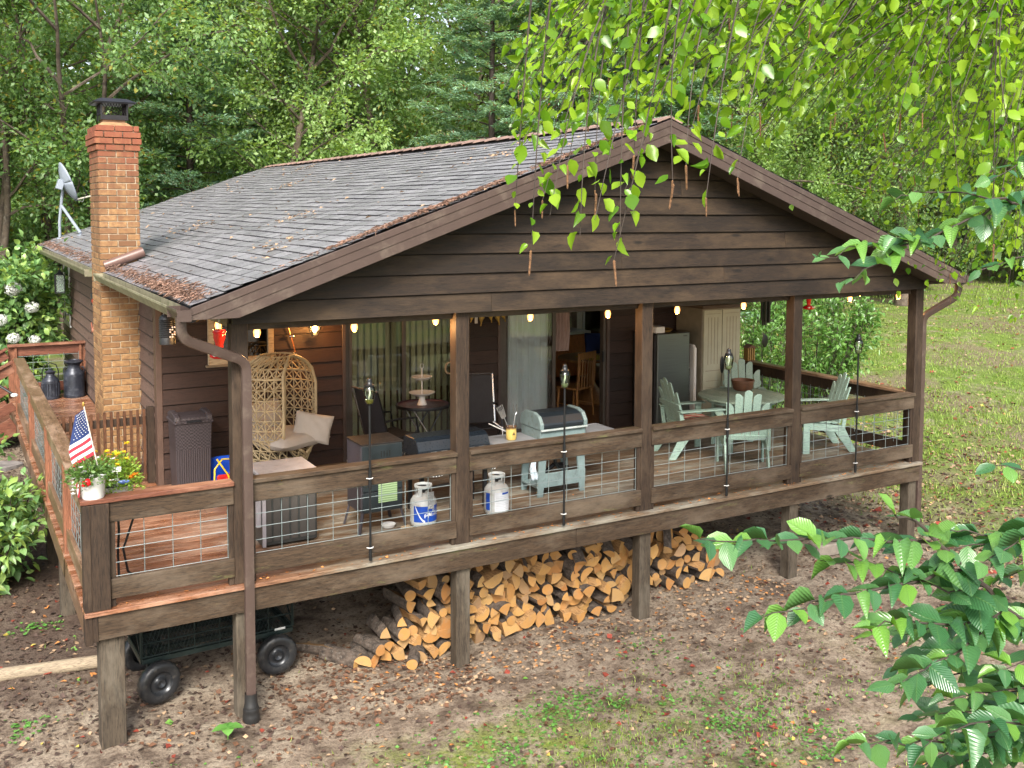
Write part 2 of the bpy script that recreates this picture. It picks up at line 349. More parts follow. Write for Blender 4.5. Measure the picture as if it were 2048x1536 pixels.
# brick
mb_,t,b=base('yellow_brown_brick'); geo=nd(t,'NewGeometry').outputs['Random Per Island']
v=coords(t); n1=noise(t,v,22,5,.7); hz=nd(t,'SeparateXYZ',{0:v}).outputs[2]
colr=ramp(t,geo,[(0,(.13,.062,.024)),(.3,(.26,.14,.052)),(.6,(.35,.205,.085)),(.8,(.19,.10,.04)),(1,(.31,.185,.08))])
colr=mixc(t,ramp(t,n1,[(.4,.7),(.62,0)]),colr,(.14,.065,.028))
soot=nd(t,'Math',{0:nd(t,'MapRange',{0:hz,1:2.5,2:3.8,3:0,4:1.0}).outputs[0],1:ramp(t,noise(t,coords(t,(7,7,.9)),1.5,5,.7),[(.36,0),(.56,.9)])},operation='MULTIPLY').outputs[0]; colr=mixc(t,soot,colr,(.12,.04,.016))
hn=nd(t,'Math',{0:hz,1:nd(t,'Math',{0:noise(t,v,5,4,.7),1:.9},operation='MULTIPLY').outputs[0]},operation='ADD').outputs[0]
colr=mixc(t,nd(t,'MapRange',{0:hn,1:4.05,2:4.55,3:0,4:.85}).outputs[0],colr,mixc(t,n1,(.13,.022,.014),(.27,.085,.035)))
setb(t,b,col=colr,rough=.8); bump(t,b,n1,.5,.006); M_brick=mb_
# ------------------------------------------------ cabin
XL,XR,XP=.777,10.192,5.4845; ZE,ZG=2.445,4.161; SL=(ZG-ZE)/(XP-XL); YF,YBK=-.33,14.7
def zr(x): return ZG-SL*abs(x-XP)
cabin=thing('cabin','brown timber cabin with lap siding, grey shingle gable roof and brick chimney','cabin')
def lapx(mb,x0,x1,y,z0,z1,st=.187,ins=None):
    z=z0
    while z<z1-.02:
        h=min(st,z1-z); mb.prism([(y+.02,z),(y-.032,z),(y-.010,z+h-.014),(y+.02,z+h-.014)],lambda a,b_,t_:(x0+(x1-x0)*t_,a,b_)); z+=st
def lapy(mb,y0,y1,x,z0,z1,sg=-1,st=.187):
    z=z0
    while z<z1-.02:
        h=min(st,z1-z); mb.prism([(x-sg*.02,z),(x+sg*.032,z),(x+sg*.010,z+h-.014),(x-sg*.02,z+h-.014)],lambda a,b_,t_:(a,y0+(y1-y0)*t_,b_)); z+=st
# gable siding (boards in two lengths with staggered butt joints)
m=MB(); z=2.25;i=0
while z<3.86:
    xl=max(1.17,XP-(ZG-.19-z)/SL); xr=min(9.87,XP+(ZG-.19-z)/SL)
    j=xl+(xr-xl)*(.28,.62,.45,.8,.36)[i%5]
    for a,b_ in((xl,j-.0015),(j+.0015,xr)): 
        m.prism([(.02,z),(-.032,z),(-.008,z+.175),(.02,z+.175)],lambda p,q,t_:(a+(b_-a)*t_,p,q))
    z+=.187;i+=1
gs=m.build('gable_siding',W_gable,cabin); tag(gs,'dark weathered lap boards filling the porch gable')
m=MB(); m.prism([(1.2,2.26),(9.84,2.26),(9.84,zr(9.84)-.12),(XP,ZG-.12),(1.2,zr(1.2)-.12)],lambda a,b_,t_:(a,.022+.1*t_,b_)); m.build('gable_backing',M_dark,cabin)
# roof shingles
def roof_side(sg,name):
    m=MB(); m2=MB(); n=36; Lr=math.hypot(XP-XL,ZG-ZE); dx=(XP-XL)/n
    for k in range(n):
        xa=XP+sg*(XP-XL-k*dx+.0); xb=XP+sg*(XP-XL-(k+1)*dx-.02)
        za=zr(xa);zb=zr(xb); y=YF-(.16 if k%2 else 0)-rng.random()*.05
        while y<YBK:
            y1=min(y+.305,YBK); ya=max(y,YF); 
            if y1-ya>.02:
                g_=.007; u=rng.uniform(-.002,.003); sag=lambda yy:-.03*math.sin(math.pi*(yy-YF)/(YBK-YF))+.006*math.sin(yy*2.1+k*.7)
                s0,s1=sag(ya),sag(y1)
                m.add([(xa,ya+g_,za+.0125+u+s0),(xa,y1-g_,za+.0125+u+s1),(xb,y1-g_,zb+.003+s1),(xb,ya+g_,zb+.003+s0),(xa,ya+g_,za-.0+s0),(xa,y1-g_,za-.0+s1)],
                      [(0,1,2,3),(4,5,1,0)] if sg<0 else [(3,2,1,0),(0,1,5,4)],[0,1])
            y+=.305
    o=m.build(name,[M_tab,M_felt_shade],cabin); return o  # black butt faces: cut asphalt edge plus painted shadow line under each course
rl=roof_side(-1,'roof_slope'); rr_=roof_side(1,'roof_slope')
m=MB()
for sg in(-1,1):
    xe=XP+sg*(XP-XL)
    m.prism([(xe,ZE-.002),(XP,ZG-.002),(XP,ZG-.16),(xe,ZE-.10)],lambda a,b_,t_:(a,YF+.005+(YBK-.01-YF)*t_,b_-.034))
m.build('roof_deck',M_felt_shade,cabin)
m=MB(); y=YF
while y<YBK-.1:
    u=rng.uniform(0,.006)
    for sg in(-1,1): m.add([(XP,y,ZG+.03+u),(XP,y+.42,ZG+.016+u),(XP+sg*.16,y+.42,zr(XP+.16)+.018),(XP+sg*.16,y,zr(XP+.16)+.032+u),(XP+sg*.16,y,zr(XP+.16)+.012)],[(0,1,2,3) if sg>0 else (3,2,1,0)])
    m.add([(XP-.16,y,zr(XP+.16)+.032+u),(XP,y,ZG+.03+u),(XP+.16,y,zr(XP+.16)+.032+u),(XP+.16,y,zr(XP+.16)+.01),(XP,y,ZG+.008),(XP-.16,y,zr(XP+.16)+.01)],[(0,5,4,1),(1,4,3,2)])
    y+=.35
m.build('ridge_cap',M_ridge,cabin)
# rake boards: three-step metal trim following the slope
for sg in(-1,1):
    m=MB(); xe=XP+sg*(XP-XL)
    for k,(a0,a1,yy) in enumerate(((-.012,-.075,-.350),(-.075,-.155,-.343),(-.155,-.245,-.336))):
        m.prism([(xe,max(ZE+a0,2.335)),(XP,ZG+a0),(XP,ZG+a1),(xe+(-sg)*max(0,(2.335-(ZE+a1)))/SL,max(ZE+a1,2.335)),(xe,max(ZE+a1,2.335))] if ZE+a1<2.335 else [(xe,ZE+a0),(XP,ZG+a0),(XP,ZG+a1),(xe,ZE+a1)],
                lambda a,b_,t_,yy=yy:(a,yy+(YF+.012-yy)*t_,b_))
    m.build('rake_board',M_alu,cabin,bev=.003)
    m=MB(); m.prism([(xe-sg*.05,2.338),(XP,ZG-.21),(XP,ZG-.235),(xe-sg*.35,2.337)],lambda a,b_,t_:(a,-.318+.31*t_,b_)); m.build('rake_soffit',M_soffit,cabin)
m=MB(); m.prism([(.80,2.335),(1.16,2.335),(1.16,2.50),(.80,2.40)],lambda a,b_,t_:(a,-.329+.33*t_,b_)); m.build('eave_return',M_alu,cabin,bev=.003)
m=MB(); m.prism([(9.80,2.335),(10.17,2.335),(10.17,2.40),(9.80,2.50)],lambda a,b_,t_:(a,-.329+.33*t_,b_)); m.build('eave_return',M_alu,cabin,bev=.003)
# eaves: soffit, fascia, gutters
for sg,xw,xe in((-1,1.2,XL),(1,9.75,XR)):
    m=MB(); x0,x1=min(xw,xe),max(xw,xe); m.box((x0,0.003,2.30),(x1,YBK-.02,2.335)); m.build('eave_soffit',M_soffit,cabin)
def gutter(y0,y1,sg=-1,xe=XL,mat=None):
    m=MB(); pr=[(0,0),(0,-.10),(sg*.07,-.10),(sg*.095,-.055),(sg*.115,-.02),(sg*.115,0.0),(sg*.107,0),(sg*.107,-.02),(sg*.086,-.055),(sg*.064,-.09),(sg*.008,-.09),(sg*.008,0)]
    m.prism([(xe+a,2.425+b_) for a,b_ in pr],lambda a,b_,t_:(a,y0+(y1-y0)*t_,b_-.006*math.sin(t_*3)))
    m.box((xe-.11 if sg<0 else xe,y0-.003,2.33),(xe if sg<0 else xe+.11,y0,2.42)); m.box((xe-.11 if sg<0 else xe,y1,2.33),(xe if sg<0 else xe+.11,y1+.003,2.42))
    return m.build('gutter',mat or M_gut,cabin)
gutter(-.36,.05,mat=M_alu); gutter(.055,4.77); gutter(5.68,14.7); gutter(-.36,14.7,1,XR,M_alud)
# walls
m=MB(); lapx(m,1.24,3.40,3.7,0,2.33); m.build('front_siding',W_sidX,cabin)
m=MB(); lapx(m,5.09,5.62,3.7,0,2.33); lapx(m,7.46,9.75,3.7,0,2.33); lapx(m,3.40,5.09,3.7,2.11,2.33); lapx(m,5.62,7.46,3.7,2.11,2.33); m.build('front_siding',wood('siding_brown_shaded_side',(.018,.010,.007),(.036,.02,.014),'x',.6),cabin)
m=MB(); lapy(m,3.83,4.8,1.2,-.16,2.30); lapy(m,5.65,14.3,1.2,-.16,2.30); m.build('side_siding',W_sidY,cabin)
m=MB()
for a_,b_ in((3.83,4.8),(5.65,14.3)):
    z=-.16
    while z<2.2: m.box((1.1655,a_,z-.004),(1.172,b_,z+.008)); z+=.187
m.build('lap_shadow_strip',paint('lap_shadow_brown',(.035,.022,.016),.9),cabin)  # dark strips painting the shadow lines under the side boards
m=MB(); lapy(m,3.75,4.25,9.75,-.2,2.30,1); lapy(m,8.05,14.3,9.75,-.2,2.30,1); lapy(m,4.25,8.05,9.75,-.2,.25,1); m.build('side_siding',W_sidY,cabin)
m=MB()
for a,b_ in(((1.22,3.72,-.02),(3.42,3.84,2.33)),((5.07,3.72,-.02),(5.64,3.84,2.33)),((7.44,3.72,-.02),(9.73,3.84,2.33)),((3.42,3.72,2.10),(5.07,3.84,2.33)),((5.64,3.72,2.10),(7.44,3.84,2.33)),((3.42,3.72,-.02),(5.07,3.84,.02)),((5.64,3.72,-.02),(7.44,3.84,.02)),
  ((1.222,3.84,-.02),(1.34,14.3,2.33)),((9.61,3.84,-.02),(9.73,4.3,2.33)),((9.61,8.0,-.02),(9.73,14.3,2.33)),((9.61,4.3,-.02),(9.73,8.0,.3)),((9.61,4.3,2.2),(9.73,8.0,2.33)),((1.22,14.18,-.02),(9.73,14.3,2.33)),((1.34,8.2,-.0),(9.61,8.3,2.33))): m.box(a,b_)
m.build('wall_core',M_wallin,cabin)
m=MB(); m.box((1.207,3.86,-.15),(1.2215,14.28,2.3)); m.build('lap_shade_backing',M_dark,cabin)  # dark sheets behind the board gaps paint in the lap shadow
m=MB(); m.box((1.24,3.7085,.0),(3.40,3.7195,2.33)); m.build('lap_shade_backing',M_dark,cabin)
m=MB(); m.box((5.09,3.7085,.0),(5.62,3.7195,2.33)); m.build('lap_shade_backing',M_dark,cabin)
m=MB(); m.box((7.46,3.7085,.0),(9.75,3.7195,2.33)); m.build('lap_shade_backing',M_dark,cabin)
m=MB(); m.box((1.22,3.78,-1.4),(9.73,14.3,-.2)); m.build('foundation',M_found,cabin)
m=MB(); m.box((1.34,3.84,-.02),(9.61,8.2,.004)); m.build('interior_floor',M_floorin,cabin)
m=MB(); m.box((1.2,.12,2.336),(9.75,14.2,2.36)); m.build('ceiling',M_ceil,cabin)
for (a,b_) in(((1.175,3.67,-.1),(1.24,3.83,2.33)),((3.395,3.665,0),(3.44,3.72,2.15)),((5.05,3.665,0),(5.095,3.72,2.15)),((5.615,3.665,0),(5.66,3.72,2.15)),((7.42,3.665,0),(7.465,3.72,2.15)),((9.72,3.67,-.1),(9.785,3.83,2.33))):
    m=MB(); m.box(a,b_); m.build('corner_trim',paint('trim_brown',(.085,.05,.036),.5) if a[0]<2 else M_alud,cabin,bev=.004)
# porch posts and beam
PX=[1.17,3.256,5.43,7.61,9.73]
for x in PX:
    m=MB(); m.box((x,.03,0),(x+.14,.17,2.25)); m.build('porch_post',W_dkz,cabin,bev=.006)
m=MB(); m.box((1.17,.123,2.18),(9.87,.17,2.335)); m.build('porch_beam',W_rx,cabin)
m=MB(); m.box((1.19,.17,2.20),(1.235,3.66,2.335)); m.box((9.80,.17,2.20),(9.845,3.66,2.335)); m.build('side_beam',M_gut if 0 else W_ry,cabin)
# chimney
ch=MB(); ch.box((.762,4.812,-1.1),(1.198,5.638,4.17)); chim=ch.build('chimney',M_mortar,cabin); chim['label']='tall yellow brown brick chimney with corbelled red stained crown'
m=MB(); bh,bw,mo=.0665,.2,.0115; row=0; z=-1.0
while z<4.17:
    e=0
    if z>4.10: e=.012
    elif z>4.02: e=.034
    elif z>3.95: e=.034
    elif z>3.87: e=.018
    x0,x1,y0,y1=.75-e,1.21+e,4.8-e,5.65+e
    off=(row%2)*.5
    def rowbricks(a,b_,fn):
        p=a-off*bw*1.03
        while p<b_-.01:
            q=min(p+bw,b_); s=max(p,a)
            if q-s>.02: fn(s,q)
            p+=bw+mo
    jit=lambda: rng.uniform(-.003,.003)
    def fr(s,q): j=jit(); m.box((s,y0+j,z),(q,y0+.06,z+bh))
    def bk(s,q): m.box((s,y1-.06,z),(q,y1,z+bh))
    def lf(s,q): j=jit(); m.box((x0+j,s,z),(x0+.06,q,z+bh))
    def rt(s,q): m.box((x1-.06,s,z),(x1,q,z+bh))
    rowbricks(x0,x1,fr); rowbricks(x0,x1,bk); rowbricks(y0+.066,y1-.066,lf)
    if z>2.3: rowbricks(y0+.066,y1-.066,rt)
    z+=bh+mo; row+=1
m.build('brickwork',M_brick,chim,bev=.003)
m=MB(); z0=4.17
m.add([(.745,4.79,z0),(1.215,4.79,z0),(1.215,5.66,z0),(.745,5.66,z0),(.84,5.06,z0+.1),(1.12,5.06,z0+.1),(1.12,5.40,z0+.1),(.84,5.40,z0+.1)],MB.BF)
m.build('mortar_crown',paint('crown_mortar_stained',(.30,.17,.08),.85,var=.35,scale=9),chim)
m=MB(); m.box((.855,5.08,4.26),(1.105,5.38,4.335)); m.build('flue_tile',paint('flue_clay',(.33,.19,.11),.7,var=.25),chim)
m=MB()
m.box((.83,5.05,4.30),(1.13,5.055,4.36)); m.box((.83,5.405,4.30),(1.13,5.41,4.36)); m.box((.83,5.05,4.30),(.835,5.41,4.36)); m.box((1.125,5.05,4.30),(1.13,5.41,4.36))
for x in(.832,1.128):
    for y in(5.052,5.408): m.box((x-.01,y-.01,4.3),(x+.01,y+.01,4.52))
for k in range(10):
    for s in(-1,1):
        x=.84+.032*k; p=(x,5.05,4.36 if s>0 else 4.5); q=(min(1.13,max(.83,x+.075)),5.05,4.5 if s>0 else 4.36); m.tube([p,q],.0035,4)
        y=5.06+.038*k; m.tube([(.83,y,p[2]),(.83,min(5.41,y+.075),q[2])],.0035,4); m.tube([(1.13,y,p[2]),(1.13,min(5.41,y+.075),q[2])],.0035,4)
m.add([(.73,4.95,4.515),(1.23,4.95,4.515),(1.23,5.51,4.515),(.73,5.51,4.515),(.83,5.05,4.565),(1.13,5.05,4.565),(1.13,5.41,4.565),(.83,5.41,4.565)],MB.BF)
m.add([(.75,4.97,4.50),(1.21,4.97,4.50),(1.21,5.49,4.50),(.75,5.49,4.50),(.75,4.97,4.514),(1.21,4.97,4.514),(1.21,5.49,4.514),(.75,5.49,4.514)],MB.BF)
m.build('chimney_cap',paint('cap_black_steel',(.03,.028,.03),.35,.6),chim)
m=MB(); m.tube([(.79,4.775,zr(.79)+.06),(1.0,4.77,zr(1.0)+.06),(1.24,4.78,zr(1.24)+.06)],[.055,.06,.065],10); m.tube([(.99,4.77,zr(.99)+.06),(1.01,4.77,zr(1.01)+.06)],.066,10)
m.build('chimney_flashing',paint('flashing_brown',(.13,.075,.06),.35),chim,smooth=True)
# left window far back on the side wall
m=MB()
for a,b_ in(((1.16,12.85,.90),(1.2,12.93,2.16)),((1.16,13.75,.90),(1.2,13.83,2.16)),((1.16,12.93,2.08),(1.2,13.75,2.16)),((1.16,12.93,.90),(1.2,13.75,.98)),((1.165,12.93,1.5),(1.195,13.75,1.54))): m.box(a,b_)
wf=m.build('window',M_white,cabin,bev=.003); MB().box((1.17,12.93,.98),(1.176,13.75,2.08)).build('pane',glassmat('pane_dark',(.05,.06,.06),.05,3),wf)
m=MB()
for a,b_ in(((9.76,4.22,.22),(9.80,4.30,2.28)),((9.76,8.0,.22),(9.80,8.08,2.28)),((9.76,4.30,2.2),(9.80,8.0,2.28)),((9.76,4.30,.22),(9.80,8.0,.30)),((9.765,6.13,.30),(9.795,6.17,2.2))): m.box(a,b_)
wf=m.build('window',M_white,cabin,bev=.003); MB().box((9.775,4.30,.30),(9.78,8.0,2.2)).build('pane',M_glass,wf)  # unseen window, added and widened to bring daylight into the room
# raw-wood framed window on the front wall
M_pale=wood('pale_raw_wood',(.28,.21,.13),(.44,.35,.23),'x',.7)
m=MB(); x0,x1,z0,z1=1.75,2.52,1.37,2.24
for a,b_ in(((x0,3.62,z0),(x1,3.672,z0+.075)),((x0,3.62,z1-.075),(x1,3.672,z1)),((x0,3.625,z0+.075),(x0+.07,3.672,z1-.075)),((x1-.07,3.625,z0+.075),(x1,3.672,z1-.075))): m.box(a,b_)
m.box((x0-.03,3.60,z0-.025),(x1+.03,3.66,z0))
wf=m.build('window',M_pale,cabin,bev=.004); wf['label']='window framed in pale raw wood behind the hanging red feeder'
MB().box((x0+.07,3.66,z0+.075),(x1-.07,3.668,z1-.075)).build('pane',glassmat('pane_porch',(.03,.035,.035),.04,3),wf)
# sliding doors
M_bronze=paint('bronze_frame',(.075,.065,.055),.4,.3)
def slider(x0,x1,panels,label):
    m=MB(); y0,y1=3.70,3.80
    m.box((x0,y0,.02),(x0+.045,y1,2.09)); m.box((x1-.045,y0,.02),(x1,y1,2.09)); m.box((x0+.045,y0,2.05),(x1-.045,y1,2.09)); m.box((x0+.045,y0,.02),(x1-.045,y1,.05))
    f=m.build('door_frame',M_bronze,cabin,bev=.003); f['label']=label
    for a,b_,yy in panels:
        m=MB(); m.box((a,yy,.052),(a+.05,yy+.035,2.048)); m.box((b_-.05,yy,.052),(b_,yy+.035,2.048)); m.box((a+.05,yy,1.99),(b_-.05,yy+.035,2.048)); m.box((a+.05,yy,.052),(b_-.05,yy+.035,.13))
        s=m.build('door_panel',M_bronze,f,bev=.003)
        MB().box((a+.05,yy+.014,.13),(b_-.05,yy+.02,1.99)).build('glass_pane',M_glassd if x0<5 else M_glass,f)
    return f
slider(3.44,5.05,[(3.485,4.27,3.705),(4.22,5.005,3.75)],'sliding glass door with vertical blinds behind it')
f=slider(5.66,7.42,[(5.705,6.56,3.705),(5.76,6.53,3.755)],'sliding glass door standing half open on the room')
m=MB(); m.beam((7.36,3.69,1.0),(7.36,3.69,1.16),.025,.03); m.build('handle',M_black,f)
M_blind=paint('vertical_blind_vinyl',(.66,.58,.42),.6,var=.05)
m=MB()
for k in range(17):
    x=3.53+k*.091; a=.35+.1*rng.random()
    m.surf(lambda u_,v_:(x+(v_-.5)*.085*math.cos(a),3.87+(v_-.5)*.085*math.sin(a)+.008*math.cos((v_-.5)*3),.12+1.9*u_),1,4)
m.box((3.48,3.85,2.02),(5.02,3.90,2.06)); m.build('vertical_blind',M_blind,cabin,smooth=True)
M_cur=paint('sheer_curtain',(.60,.75,.71),.8,var=.04)
m=MB(); m.surf(lambda u_,v_:(5.72+.80*u_,3.86+.018*math.sin(u_*52)+.01*math.sin(u_*23),.10+1.95*v_),120,2); m.build('curtain',M_cur,cabin,smooth=True)
m=MB(); m.surf(lambda u_,v_:(6.72+.26*u_+.02*math.sin(v_*4),4.05+.016*math.sin(u_*30),1.15+.85*v_),50,3); m.build('curtain',paint('pink_grey_curtain',(.33,.24,.21),.8,var=.1),cabin,smooth=True)
# ------------------------------------------------ deck
deck=thing('wooden_deck','raised timber deck with wire panel railing wrapping the porch','deck')
m=MB(); y=-.03
while y<3.69:
    m.box((-.01,y,-.036),(9.87,min(y+.139,3.69),0)); y+=.1455
while y<10.72:
    m.box((-.01,y,-.036),(1.17,y+.139,0)); y+=.1455
df=m.build('deck_floor',W_deck,deck,bev=.004)
m=MB(); m.box((.035,.0,-.245),(4.6,.038,-.038)); m.build('rim_board',W_rx,deck,bev=.004)
m=MB(); m.box((4.604,.0,-.245),(9.85,.038,-.038)); m.build('rim_board',W_rx,deck,bev=.004)
for x,y1 in((0,10.72),(9.82,3.7)):
    m=MB(); m.box((x,.04,-.24),(x+.038,y1,-.038)); m.build('rim_board',W_ry,deck,bev=.004)
m=MB()
for k in range(24): x=.4+k*.4; m.box((x,.04,-.22),(x+.04,3.68,-.038))
for k in range(17): m.box((.04,3.9+k*.4,-.22),(1.18,3.94+k*.4,-.038))
m.box((.1,2.1,-.40),(9.8,2.19,-.222)); m.build('joist',W_und,deck)
def gpost(x,y,w_=.14,top=-.04,mat=None,z0=None):
    m=MB(); m.box((x,y,(float(gz(x,y)) if z0 is None else z0)-.25),(x+w_,y+w_,top)); return m.build('ground_post',mat or W_gnd,deck,bev=.006)
gpost(.10,.045,.19,-.245)
for x in PX: gpost(x+.01 if x<9 else x-.03,.045,.145,-.045)
for x,y in((.05,2.75),(.05,4.3),(.05,7.1),(.05,8.9),(.05,10.5)): gpost(x,y,.14,-.04)
for x in(2.45,4.6,6.8,8.9): gpost(x,2.05,.14,-.40)
m=MB(); m.box((-.006,-.005,-.27),(.05,.13,.865)); m.box((.05,-.012,0.001),(.187,.13,.865)); m.box((.05,-.006,-.25),(.09,-.0005,0.0)); m.build('corner_post',W_dkz,deck,bev=.005)
M_wire=paint('galvanised_wire',(.22,.26,.26),.4,.4,var=.1)
def bay(p,q,nrm,mats,cap=(0,0),capmat=None,nw=.22):
    p=Vector((*p,0));q=Vector((*q,0));d=(q-p);L=d.length;d.normalize();n_=Vector((*nrm,0))
    mid=(p+q)/2; Z=Vector((0,0,1))
    for nm,z0,z1 in(('apron_rail',.705,.868),('bottom_rail',.07,.235)):
        m=MB(); m.beam(p+Z*(z0+z1)/2+n_*.02,q+Z*(z0+z1)/2+n_*.02,.04,z1-z0); m.build(nm,mats[0],deck,bev=.004)
    m=MB(); m.beam(p-d*cap[0]+Z*.888+n_*.045,q+d*cap[1]+Z*.888+n_*.045,.145,.038); m.build('cap_rail',capmat or mats[0],deck,bev=.005)
    for e,s in((p,1),(q,-1)):
        m=MB(); m.beam(e+d*s*.022+n_*.05+Z*.0,e+d*s*.022+n_*.05+Z*.868,.042,.06,up=tuple(n_)); m.build('stile',mats[1],deck,bev=.003)
    m=MB(); y=n_*.046; k=0; a=.045
    nn=max(1,round((L-.09)/nw)); 
    for i in range(nn+1):
        c=p+d*(.045+(L-.09)*i/nn)+y; m.tube([c+Z*.2,c+Z*.73],.0034,5)
    for z in(.242,.355,.47,.585,.695): m.tube([p+d*.03+y+Z*z-n_*.006,q-d*.03+y+Z*z-n_*.006],.0034,5)
    m.build('wire_panel',M_wire,deck)
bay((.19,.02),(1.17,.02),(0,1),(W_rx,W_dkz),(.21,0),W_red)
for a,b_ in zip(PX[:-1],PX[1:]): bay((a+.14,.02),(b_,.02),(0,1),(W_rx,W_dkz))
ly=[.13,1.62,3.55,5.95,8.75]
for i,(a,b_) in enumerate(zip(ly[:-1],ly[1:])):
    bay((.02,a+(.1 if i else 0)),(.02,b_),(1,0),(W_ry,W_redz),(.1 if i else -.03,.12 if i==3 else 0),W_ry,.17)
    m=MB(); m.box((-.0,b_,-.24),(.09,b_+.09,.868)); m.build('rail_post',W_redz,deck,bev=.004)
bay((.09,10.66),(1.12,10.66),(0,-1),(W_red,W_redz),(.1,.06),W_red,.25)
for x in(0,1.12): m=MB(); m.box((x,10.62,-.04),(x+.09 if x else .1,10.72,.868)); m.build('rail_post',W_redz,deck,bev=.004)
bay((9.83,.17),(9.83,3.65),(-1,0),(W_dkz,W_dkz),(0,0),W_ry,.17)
# steps down to the left
st=thing('deck_steps','red stained wooden steps with sloping handrails going down left of the deck','steps',(0,8.85,0))
for k in range(5):
    m=MB(); m.box((-.30*(k+1)-.02,.06,-.17*(k+1)-.03+.0),(-.30*k-.03,1.62,-.17*(k+1)+.0)); m.build('tread',W_red,st,bev=.004)
for y in(.02,1.66):
    m=MB(); m.beam((-.01,y,-.12),(-1.62,y,-1.03),.04,.26); m.build('stringer',W_red,st,bev=.004)
    for dz,hh_,ww in((.86,.035,.13),(.76,.14,.035),(.18,.14,.035)):
        m=MB(); m.beam((-.02,y,dz),(-1.6,y,dz-.9),ww,hh_); m.build('handrail',W_red,st,bev=.004)
    m=MB(); m.box((-1.6,y-.045,-1.2),(-1.51,y+.045,.0)); m.build('newel_post',W_redz,st,bev=.004)
# slatted gate across the side deck
W_slat=wood('gate_slat_timber',(.035,.015,.008),(.11,.048,.022),'z',.5,isl=.3)
gt=thing('slat_gate','brown slatted wooden gate across the side deck beside the flower pots','gate',(.13,3.86,0))
for k in range(14):
    m=MB(); x=.0+k*.0705; m.box((x,-.02,.05),(x+.032,.0,.88+rng.uniform(-.006,.006))); m.build('slat',W_slat,gt,bev=.002)
for z in(.12,.70): m=MB(); m.box((-.01,.0,z),(.98,.035,z+.09)); m.build('crossbar',W_dkz,gt,bev=.003)
m=MB(); m.box((.965,-.03,.0),(1.045,.05,.90)); m.build('gate_post',W_dkz,gt,bev=.004)
# downpipes
def downpipe(pts,name,label,wx=.085,wy=.062,boot=None):
    m=MB(); P=[Vector(p) for p in pts]
    o=thing(name,label,'downspout',tuple(P[-1])); L_=P[-1]
    # rounded path
    path=[P[0]]
    for i in range(1,len(P)-1):
        a=(P[i-1]-P[i]).normalized();b_=(P[i+1]-P[i]).normalized(); r=.09
        for k in range(7): tt=k/6; path.append((P[i]+a*r)*(1-tt)**2+P[i]*2*tt*(1-tt)+(P[i]+b_*r)*tt**2)
    path.append(P[-1]); s=len(m.v); k=len(path); ring=12
    for i,p in enumerate(path):
        d=(path[min(i+1,k-1)]-path[max(i-1,0)]).normalized(); x=d.cross(Vector((0,1,0))).normalized(); y=x.cross(d)
        el=1+.05*((i%2) if .2<i/k<.8 and (path[max(i-1,0)]-p).length<.05 else 0)
        for j in range(ring):
            a=2*math.pi*j/ring+math.pi/ring; ca,sa=math.cos(a),math.sin(a); q=(abs(ca)**6+abs(sa)**6)**(-1/6)
            m.v.append(tuple(p-L_+x*(ca*q*wx/2*el*(1-.05*(j%2)))+y*(sa*q*wy/2*el*(1-.05*(j%2)))))
    for i in range(k-1):
        for j in range(ring): m.f.append((i*ring+j,i*ring+(j+1)%ring,(i+1)*ring+(j+1)%ring,(i+1)*ring+j)); m.m.append(0)
    m.build('pipe',M_alu,o,smooth=35)
    if boot:
        m=MB(); m.lathe([(.052,.30),(.055,.2),(.06,.19),(.06,.17),(.068,.165),(.07,.14),(.066,.13),(.072,.11),(.074,.06),(.06,.02),(.03,.0)],(0,0,-.13),16); m.build('drain_boot',paint('black_plastic_boot',(.015,.015,.015),.45),o,smooth=50)
    return o
downpipe([(.72,-.22,2.36),(.72,-.22,2.18),(1.275,-.03,1.93),(1.275,-.03,-1.12)],'downspout','brown metal downspout elbowed down the left porch post to a black boot',boot=1)
downpipe([(10.24,-.2,2.36),(10.24,-.2,2.16),(9.95,.10,1.88),(9.95,.10,-.9)],'downspout','dark brown downspout at the right end of the porch',)
# ================================================ objects on and round the porch
def arc(c,r,a0,a1,n,f): return [f(c[0]+r*math.cos(a0+(a1-a0)*i/n),c[1]+r*math.sin(a0+(a1-a0)*i/n)) for i in range(n+1)]
def spoint(loc,e,col=(1,.52,.18),r=.03,parent=None):
    e*=1.5
    l=bpy.data.lights.new('lamp_light','POINT'); l.energy=e; l.color=col; l.shadow_soft_size=r
    o=bpy.data.objects.new('lamp_light',l); sc.collection.objects.link(o); o.location=loc; return o
# ---- string lights
M_bulb,t,b=base('bulb_glow'); lw=nd(t,'LayerWeight',{0:.35}).outputs[1]; setb(t,b,col=(.8,.5,.2),emis=ramp(t,lw,[(.12,(1,.62,.22)),(.5,(1,.30,.04))]),es=nd(t,'MapRange',{0:lw,1:.1,2:.7,3:1.4,4:.5}).outputs[0]); M_fil=emit('bulb_filament',(1,.8,.45),40)
sl_=thing('string_lights','string of glowing orange bulbs hung along the porch beam','string lights',(1.25,.2,2.28))
B=[(1.25,1.82,2.15),(1.25,.86,2.16),(1.43,.2,2.155),(2.31,.2,2.155),(3.12,.2,2.175),(4.16,.2,2.16),(5.10,.2,2.142),(6.02,.2,2.142),(6.98,.2,2.15),(9.78,1.2,2.04),(9.78,1.02,2.127),(9.76,.35,2.143)]
O=Vector((1.25,.2,2.28)); pts=[]
hang=[Vector(p)+Vector((0,0,.13)) for p in B]; hang[9].z+=.03
for a,b_ in zip(hang[:-1],hang[1:]):
    for k in range(8):
        tt=k/8; p=a.lerp(b_,tt); p.z-=.10*4*tt*(1-tt)*min(1,(a-b_).length/1.2)*.5; pts.append(p-O)
pts.append(hang[-1]-O)
MB().tube(pts,.005,5).build('cable',M_black,sl_)
